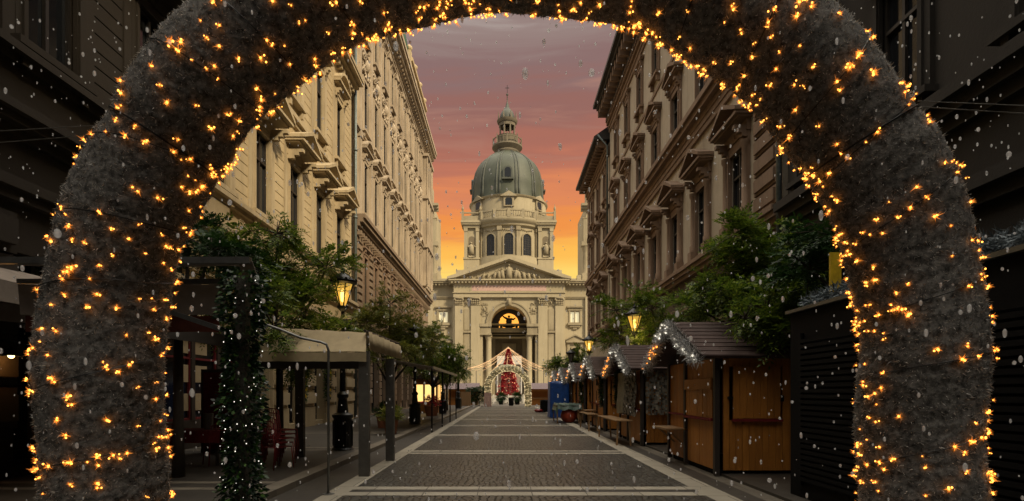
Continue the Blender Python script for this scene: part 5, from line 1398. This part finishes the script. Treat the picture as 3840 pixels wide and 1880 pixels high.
for i in range(n):
    a, b = .1+3.5*i/n, .1+3.5*(i+1)/n; oa, ob = .06+.03*math.sin(i*1.7), .06+.03*math.sin((i+1)*1.7)
    top = 2.90
    mb.add([(oa, a, top), (ob, b, top), (ob+.03, b, 2.54), (oa+.03, a, 2.54), (oa-.012, a, top), (ob-.012, b, top), (ob+.018, b, 2.54), (oa+.018, a, 2.54)], [(0, 1, 2, 3), (4, 7, 6, 5), (0, 4, 5, 1), (3, 2, 6, 7)])
mb.build('side_valance', 'canvas', t, smooth=True)
mb = MB(); mb.tube([(-.02, .1, 2.92), (-.02, 3.7, 2.97)], .03, 6); mb.beam((-2.4, 0, 2.4), (0, 0, 2.4), .06, .08); mb.box((-2.3, .02, 2.15), (-.1, .05, 2.3)); mb.build('frame', 'wood_dark', t)
# long grey canopy further on
t = thing('cafe_canopy', 'long low grey canopy further along the left pavement', 'canopy', (-2.95, 22.8, 0))
mb = MB(); sheet3(mb, (0, 0, 2.72), (0, 11.5, 2.72), (-2.6, 11.5, 3.15), (-2.6, 0, 3.15), 10, .03); mb.build('roof_canvas', 'canvas_grey', t, smooth='auto')
mb = MB(); mb.box((-.03, 0, 2.62), (.03, 11.5, 2.74)); mb.build('front_rail', 'grey_metal', t)
for y in (.1, 3.9, 7.7, 11.4):
    mb = MB(); mb.box((-.08, y-.03, 0), (-.02, y+.03, 2.65)); mb.build('post', 'black', t)
t = thing('cafe_awning', 'low dark awning sheltering the red clothed cafe table', 'awning', (-9.0, 8.6, 0))
mb = MB(); sheet3(mb, (0, 0, 3.25), (3.3, 0, 2.85), (3.3, 5.6, 2.85), (0, 5.6, 3.25), 10, .04); mb.build('roof_canvas', 'canvas_dark', t, smooth='auto')
mb = MB(); sheet3(mb, (3.3, 0, 2.84), (3.3, 5.6, 2.84), (3.32, 5.6, 2.6), (3.32, 0, 2.6), 10, 0); mb.build('side_valance', 'canvas_dark', t)
mb = MB(); sheet3(mb, (0, -.02, 3.2), (3.3, -.02, 2.84), (3.3, -.02, 2.6), (0, -.02, 2.9), 10, 0); mb.build('front_valance', 'canvas_grey', t)
for y in (.06, 5.5): mb = MB(); mb.box((3.22, y-.04, .1), (3.3, y+.04, 2.84)); mb.build('post', 'black', t)
t = thing('shopfront', 'dark wooden cafe shopfront with red window frames behind the left awnings', 'shopfront', (-8.9, 11.5, .1))
mb = MB(); mb.box((-.1, 0, 0), (.1, 8.4, .8)); mb.box((-.1, 0, 3.1), (.12, 8.4, 3.6))
for i in range(7): mb.box((-.1, 1.4*i-.09 if i else 0, .8), (.12, 1.4*i+.09, 3.1))
mb.build('woodwork', 'wood_dark', t)
for i in range(6):
    mb = MB(); y0, y1 = 1.4*i+.09, 1.4*(i+1)-.09
    mb.box((.02, y0, .8), (.08, y0+.05, 3.1)); mb.box((.02, y1-.05, .8), (.08, y1, 3.1)); mb.box((.02, y0+.05, .8), (.08, y1-.05, .86)); mb.box((.02, y0+.05, 2.5), (.08, y1-.05, 2.56))
    o = mb.build('window', 'red_cloth', t); mb = MB(); mb.box((-.02, y0, .8), (.02, y1, 3.1)); mb.build('pane', 'glass', o)
# red chairs (stack) and cafe tables
def make_chair(label, loc, rz, group):
    t = thing('cafe_chair', label, 'chair', loc, rz, group)
    for x, y in ((-.2, -.2), (.2, -.2)):
        mb = MB(); mb.tube([(x*1.15, y*1.2, 0), (x, y, .45)], .012, 6); mb.build('leg', 'red', t, smooth=True)
    for x in (-.2, .2):
        mb = MB(); mb.tube([(x*1.2, .26, 0), (x, .2, .45), (x*.98, .25, .85)], .012, 6); mb.build('leg', 'red', t, smooth=True)
    mb = MB(); mb.tube([(-.2, -.2, .45), (.2, -.2, .45), (.2, .2, .45), (-.2, .2, .45), (-.2, -.2, .45)], .012, 6)
    for i in range(7): mb.tube([(-.18+.06*i, -.2, .455), (-.18+.06*i, .2, .455)], .009, 5)
    mb.build('seat', 'red', t, smooth=True)
    mb = MB(); mb.tube([(-.196, .25, .85), (-.1, .255, .9), (.1, .255, .9), (.196, .25, .85)], .012, 6)
    for i in range(6): mb.tube([(-.15+.06*i, .25, .88), (-.15+.06*i, .2, .46)], .009, 5)
    mb.build('backrest', 'red', t, smooth=True)
    return t
CG = 'stacked red wire cafe chairs'
c0 = make_chair('red wire cafe chair, bottom of the street-side stack behind the ivy post', (-4.75, 11.6, .1), 2.6, CG)
ordn = ['second from bottom', 'middle one', 'second from top', 'topmost']
for i in range(1, 5): dup(c0, (-4.75+.01*i, 11.6+.05*i, .1+.085*i), 'red wire cafe chair, '+ordn[i-1]+' of the five in the street-side stack', rz=2.6)
ordn = ['bottom one', 'second from bottom', 'second from top', 'topmost']
for i in range(4): dup(c0, (-5.2+.01*i, 11.9+.04*i, .1+.085*i), 'red wire cafe chair, '+ordn[i]+' of the four in the wall-side stack', rz=2.9)
for i, (x, y, rz, lab) in enumerate(((-7.1, 11.6, .3, 'red wire chair standing nearest the arch at the dark cafe'), (-6.3, 12.2, -2.4, 'red wire chair on the street side of the red clothed table'), (-7.9, 12.6, 1.4, 'red wire chair on the wall side of the red clothed table'))):
    dup(c0, (x, y, .1), lab, rz, 'red chairs at the dark cafe table')
t = thing('cafe_table', 'table with a dark red cloth in the dark cafe behind the left arch leg', 'table', (-7.0, 12.3, .1))
mb = MB(); mb.box((-.9, -.4, .72), (.9, .4, .75)); mb.build('table_top', 'wood_dark', t)
mb = MB()
for i in range(24):
    x0, x1 = -.92+1.84*i/24, -.92+1.84*(i+1)/24; a, b = .41+.012*math.sin(i*1.9), .41+.012*math.sin((i+1)*1.9)
    for q in (-1, 1): mb.add([(x0, q*a, .755), (x1, q*b, .755), (x1, q*(b+.02), .5), (x0, q*(a+.02), .5)], [(0, 1, 2, 3)])
mb.box((-.92, -.41, .752), (.92, .41, .76)); mb.build('table_cloth', 'red_cloth', t)
for x, y in ((-.8, -.3), (.8, -.3), (-.8, .3), (.8, .3)): mb = MB(); mb.beam((x, y, 0), (x, y, .72), .05, .05); mb.build('leg', 'wood_dark', t)
mb = MB(); mb.lathe([(0, 0), (.09, 0), (.10, .35), (.085, .36), (.085, .05), (0, .05)], 14, (-6.55, 12.3, .862)); tag(mb.build('menu_bucket', 'grey_metal', smooth='auto'), 'plain grey metal bucket on the red clothed cafe table', 'bucket')
t = thing('menu_board', 'tall dark red menu stand against the cream wall of the dark cafe', 'menu board', (-7.55, 14.6, .1))
mb = MB(); mb.box((-.35, -.03, .1), (.35, .03, 2.1)); mb.build('board', 'red_cloth', t)
mb = MB(); mb.box((-.4, -.04, 2.1), (.4, .04, 2.18)); mb.box((-.4, -.05, 0), (.4, .05, .1)); mb.box((-.4, -.04, .1), (-.352, .04, 2.1)); mb.box((.352, -.04, .1), (.4, .04, 2.1)); mb.build('frame', 'wood_dark', t)
# garlands hanging on the masonry
for y, lab in ((24.1, 'dark hanging garland with golden stars, nearer one on the cream masonry'), (27.4, 'dark hanging garland with golden stars, farther one on the cream masonry')):
    t = thing('hanging_garland', lab, 'garland', (-8.72, y, 0), 0, 'dark garlands on the cream masonry')
    o = garland('greenery', [(0, 0, 4.1), (0, 0, 2.6), (0, 0, 1.3)], .2, 1500, 'ivy', t, rnd, .14, .04)
    for i in range(9):
        mb = MB(); z = 1.5+.28*i; c_ = Vector((.16, -.2+.1*math.sin(i*2), z))
        pl = []
        for q in range(10):
            a = PI/2+q*PI/5; r_ = .10 if q % 2 == 0 else .045; pl.append((r_*math.cos(a), r_*math.sin(a)))
        mb.prism(pl, lambda u, d, z_: (c_.x+u*.7, c_.y+d, c_.z+z_), -.01, .01); mb.build('star_bauble', 'yellow', o)
# wall lamp at far left
t = thing('wall_lamp', 'small glowing wall lamp at the far left edge', 'wall lamp', (-8.65, 9.75, 2.3))
mb = MB(); mb.lathe([(.17, .02), (.14, .06), (.05, .12), (.02, .2)], 14); mb.tube([(0, 0, .2), (-.1, 0, .3), (-.42, 0, .28)], .012, 6); mb.build('shade', 'iron', t, smooth='auto')
mb = MB(); mb.ball((0, 0, .03), .05, 10, 8); mb.build('bulb', 'lamp_core', t)
ld = bpy.data.lights.new('wall_lamp_light', 'POINT'); ld.energy = 5; ld.color = (1, .45, .12); ld.shadow_soft_size = .05
lo = bpy.data.objects.new('wall_lamp_light', ld); C.objects.link(lo); lo.parent = t; lo.location = (.02, 0, -.05)
# awning at the far left edge, dark
t = thing('cafe_awning', 'dark awning on the sooty building at the left edge', 'awning', (-8.95, 6.0, 0))
mb = MB(); sheet3(mb, (0, 0, 3.9), (0, 5.8, 3.9), (1.7, 5.8, 3.3), (1.7, 0, 3.3), 10, .03); mb.build('roof_canvas', 'canvas_grey', t, smooth='auto')
mb = MB(); mb.box((1.68, 0, 3.0), (1.71, 5.8, 3.3)); mb.build('valance', 'canvas_grey', t)

# planters and hut under the left trees
def planter(label, x, y, s_, leafm, seed, h=.5):
    t = thing('planter', label, 'planter', (x, y, .1)); mb = MB()
    mb.lathe([(.0, 0), (.3*s_, 0), (.4*s_, h), (.42*s_, h), (.42*s_, h+.05), (.34*s_, h+.05), (.33*s_, h-.03), (0, h-.03)], 14); mb.build('pot', 'terra', t, smooth='auto')
    mb = MB(); rr = random.Random(seed)
    for _ in range(170):
        d = Vector((rr.gauss(0, 1), rr.gauss(0, 1), abs(rr.gauss(0, 1)))).normalized(); pinnate(mb, Vector((0, 0, h+.1))+d*rr.uniform(.1, .5)*s_, d, rr, .9)
    mb.build('plant', leafm, t)
planter('wooden tub with a dark shrub under the left trees', -5.3, 24.5, .9, 'leaf_dark', 3)
planter('terracotta tub with a red-leaved shrub by the lit hut', -4.8, 36.5, 1.2, 'xmas', 4, .6)
planter('terracotta tub between the beige canopy and the second lantern', -4.3, 21, .7, 'leaf_olive', 5)
t = thing('market_hut', 'small hut with glowing yellow windows beneath the left trees', 'hut', (-5.9, 42.2, .1))
mb = MB(); mb.box((-.9, -.9, 0), (.9, 2.4, .85)); mb.box((-.9, -.9, 2.1), (.9, 2.4, 2.5))
for x in (-.85, -.1, .85):
    for y in (-.85, 2.35): mb.box((x-.07, y-.06, .85), (x+.07, y+.06, 2.1))
for y in (.2, 1.3): mb.box((.8, y-.06, .85), (.9, y+.06, 2.1))
mb.build('body', 'wood', t)
for x0, x1 in ((-.78, -.17), (-.03, .78)):
    mb = MB(); mb.box((x0, -.86, .85), (x1, -.82, 2.1)); mb.build('lit_window', 'shop', t)
for y0, y1 in ((-.79, .14), (.26, 1.24), (1.36, 2.29)): mb = MB(); mb.box((.82, y0, .85), (.86, y1, 2.1)); mb.build('lit_window', 'shop', t)
mb = MB(); mb.prism([(-1.1, 2.5), (1.1, 2.5), (0, 3.0)], lambda u, d, z: (u, d, z), -1.1, 2.6); mb.build('roof', 'stall_roof', t)

# ================================================================== THE SQUARE
# red christmas tree
t = thing('christmas_tree', 'tall red tinsel Christmas tree behind the distant golden arch', 'Christmas tree', (.5, 80, 0))
mb = MB(); rr = random.Random(5)
for _ in range(15000):
    z = 1.2+6.6*(rr.random()**1.35); f = (z-1.2)/6.6
    tier = (f*6) % 1; rmax = (1.75*(1-f)**.9+.06)*(1.0-.28*tier)
    a = rr.uniform(0, 2*PI); r_ = rmax*rr.uniform(.55, 1)
    p = Vector((r_*math.cos(a), r_*math.sin(a), z)); d = Vector((math.cos(a)*1.2+rr.gauss(0, .4), math.sin(a)*1.2+rr.gauss(0, .4), -.3+rr.gauss(0, .4))).normalized()
    strand(mb, p, d, rr.uniform(.15, .3), .07, rr)
mb.build('foliage', 'xmas', t)
mb = MB(); mb.tube([(0, 0, 0), (0, 0, 7.6)], [.16, .03], 8); mb.build('trunk', 'trunk', t)
for i in range(60):
    z = 1.4+6*rr.random(); f = (z-1.2)/6.6; a = rr.uniform(PI, 2*PI); r_ = 1.7*(1-f)**.9; mb = MB()
    mb.ball((r_*math.cos(a), r_*math.sin(a), z), .05, 5, 4); mb.build('fairy_light', 'string', t)
# light tent
t = thing('light_canopy', 'tent of warm string lights radiating from a mast above the red tree', 'string lights', (.5, 81.5, 0))
mb = MB(); mb.tube([(0, 0, 0), (0, 0, 8.3)], .07, 8); mb.build('mast', 'grey_metal', t)
ns = 26
mb = MB()
mb.tube([(6.4*math.cos(2*PI*i/40), 6.4*math.sin(2*PI*i/40), 4.9) for i in range(41)], .02, 5, caps=False); mb.build('ring_wire', 'wire', t)
for k_ in range(ns):
    a = 2*PI*(k_+.3)/ns; mb = MB(); e_ = Vector((6.4*math.cos(a), 6.4*math.sin(a), 4.9)); s0 = Vector((0, 0, 8.2))
    pts = [s0.lerp(e_, i/20)-Vector((0, 0, .5*math.sin(PI*i/20))) for i in range(21)]
    mb.tube(pts, .006, 4); mb.cur = 1
    for i in range(58):
        f = (i+.5)/58*20; j = int(f); p = pts[j].lerp(pts[min(20, j+1)], f-j)+Vector((0, 0, rr.uniform(-.07, .02)))
        mb.ball(p, .032, 5, 4)
    mb.build('light_string', ['wire', 'string'], t)
for k_ in range(6):
    a = 2*PI*k_/6+.35; mb = MB(); mb.tube([(6.4*math.cos(a), 6.4*math.sin(a), 0), (6.4*math.cos(a), 6.4*math.sin(a), 4.95)], .05, 6); mb.build('post', 'grey_metal', t)
# white stage and fence
t = thing('stage', 'white framed stage standing behind the red Christmas tree', 'stage', (.7, 86, 0))
mb = MB(); mb.box((-1.9, 0, 5.9), (1.9, 3, 7.2)); mb.build('roof', 'white', t)
mb = MB(); mb.box((-1.9, 0, .0), (1.9, 3, .6)); mb.build('floor', 'white', t)
for x in (-1.85, 1.85):
    mb = MB(); mb.box((x-.1, 0, .6), (x+.1, .2, 5.9)); mb.build('post', 'white', t)
mb = MB(); mb.box((-1.7, 2.6, .6), (1.7, 2.7, 5.9)); mb.build('back_panel', 'canvas_grey', t)
t = thing('picket_fence', 'low white fence around the foot of the red Christmas tree', 'fence', (.5, 76.5, 0))
mb = MB(); mb.box((-3.1, -.05, .95), (3.1, .05, 1.12)); mb.box((-3.1, -.05, .25), (3.1, .05, .85)); mb.build('panel', 'white', t)
for i in range(7): mb = MB(); x = -3.1+6.2*i/6; mb.box((x-.07, -.08, 0), (x+.07, .08, 1.3)); mb.build('post', 'white', t)
for x, y, lab in ((-1.0, 72, 'dark green bush in a pot left of centre in front of the white fence'), (1.1, 72, 'dark green bush in a pot right of centre in front of the white fence')):
    t = thing('potted_bush', lab, 'plant', (x+.5, y, 0)); mb = MB(); mb.lathe([(0, 0), (.25, 0), (.32, .5), (0, .5)], 12); mb.build('pot', 'black', t)
    mb = MB()
    for _ in range(260):
        d = Vector((rr.gauss(0, 1), rr.gauss(0, 1), rr.gauss(0, 1))).normalized(); pinnate(mb, Vector((0, 0, 1.0))+d*rr.uniform(.1, .5), d, rr, 1.4)
    mb.build('foliage', 'leaf_dark', t)
t = thing('waste_bin', 'round black litter bin on the paving under the distant arch', 'bin', (.75, 66, 0))
mb = MB(); mb.lathe([(.0, 0), (.24, 0), (.30, .2), (.32, .85), (.28, .95), (0, .98)], 14); mb.build('body', 'black', t, smooth='auto')
mb = MB(); mb.lathe([(.33, .86), (.34, .90), (.33, .94)], 14); mb.build('rim', 'iron', t)
# market huts on the square
def hut(label, x, y, w, d, h, roofm='pinkroof'):
    t = thing('market_hut', label, 'hut', (x, y, 0), 0, 'wooden huts on the church square')
    mb = MB(); mb.box((-w/2, .0, 0), (w/2, d, h*.42)); mb.box((-w/2, .02, h*.85), (w/2, d, h)); mb.box((-w/2, d*.5, h*.42), (w/2, d, h*.85))
    mb.box((-w/2, .0, h*.42), (-w/2+.12, .12, h*.85)); mb.box((w/2-.12, .0, h*.42), (w/2, .12, h*.85)); mb.build('body', 'wood', t)
    mb = MB(); mb.box((-w/2-.15, -.3, h*.42), (w/2+.15, .05, h*.42+.06)); mb.build('counter', 'wood_pale', t)
    mb = MB(); mb.prism([(-.4, h), (d+.3, h), (d*.5, h+.75)], lambda a, b, z: (b, a, z), -w/2-.25, w/2+.25); mb.build('roof', roofm, t)
    return t
hut('mauve-roofed hut on the square left of the distant arch', -5.2, 69, 3.6, 2.4, 2.0)
hut('mauve-roofed hut on the square right of the distant arch', 4.4, 69, 2.6, 2.4, 2.0)
hut('mauve-roofed hut at the right edge of the square behind the black heap', 7.6, 69, 2.6, 2.4, 2.0)
hut('mauve-roofed hut at the far left of the square under the trees', -9.4, 69, 3.6, 2.4, 2.0)
t = thing('cupboard', 'tall pine cupboard standing by the green hedge left of the distant arch', 'cupboard', (-4.35, 61.5, 0))
mb = MB(); mb.box((-.55, 0, 0), (.55, .6, 1.65)); mb.build('body', 'wood_pale', t)
for q in (-1, 1): mb = MB(); mb.box((min(q*.03, q*.5), -.03, .1), (max(q*.03, q*.5), -.003, 1.55)); mb.build('door', 'wood_pale', t)
t = thing('hedge', 'dark evergreen hedge left of the distant golden arch', 'hedge', (-3.0, 65, 0)); mb = MB()
for _ in range(900):
    pinnate(mb, Vector((rr.uniform(-1.4, 1.2), rr.uniform(-.5, .5), .3+1.9*rr.random()**.8)), Vector((rr.gauss(0, 1), rr.gauss(0, 1)-.5, rr.gauss(0, .6))), rr, 1.5)
mb.build('foliage', 'leaf_dark', t)
mb = MB()
for x in (-1, 0, .9): mb.tube([(x, 0, 0), (x, 0, 1.6)], .05, 6)
mb.build('stem', 'trunk', t)

# ================================================================== FALLING SNOW
mb = MB(); rr = random.Random(42)
for i in range(3600):
    y = .9+13*rr.random()**1.3; x = rr.uniform(-1, 1)*(1.0*y+.5); z = rr.uniform(.1, 1.7+.75*y)
    if x < -8.9 or x > 8.3 or z > 16: continue
    r_ = rr.uniform(.003, .0085)*(1+.08*y)*(1.0 if rr.random() < .92 else 1.8)
    if y < 2.2: r_ *= .6
    mb.ball((x, y, z), min(r_, .003+.0035*y), 8, 6, (rr.uniform(.7, 1.1), rr.uniform(.7, 1.1), rr.uniform(1, 1.8)), .06)
tag(mb.build('falling_snow', 'flake', smooth=True), 'white snowflakes drifting through the air over the street', 'snow', kind='stuff')
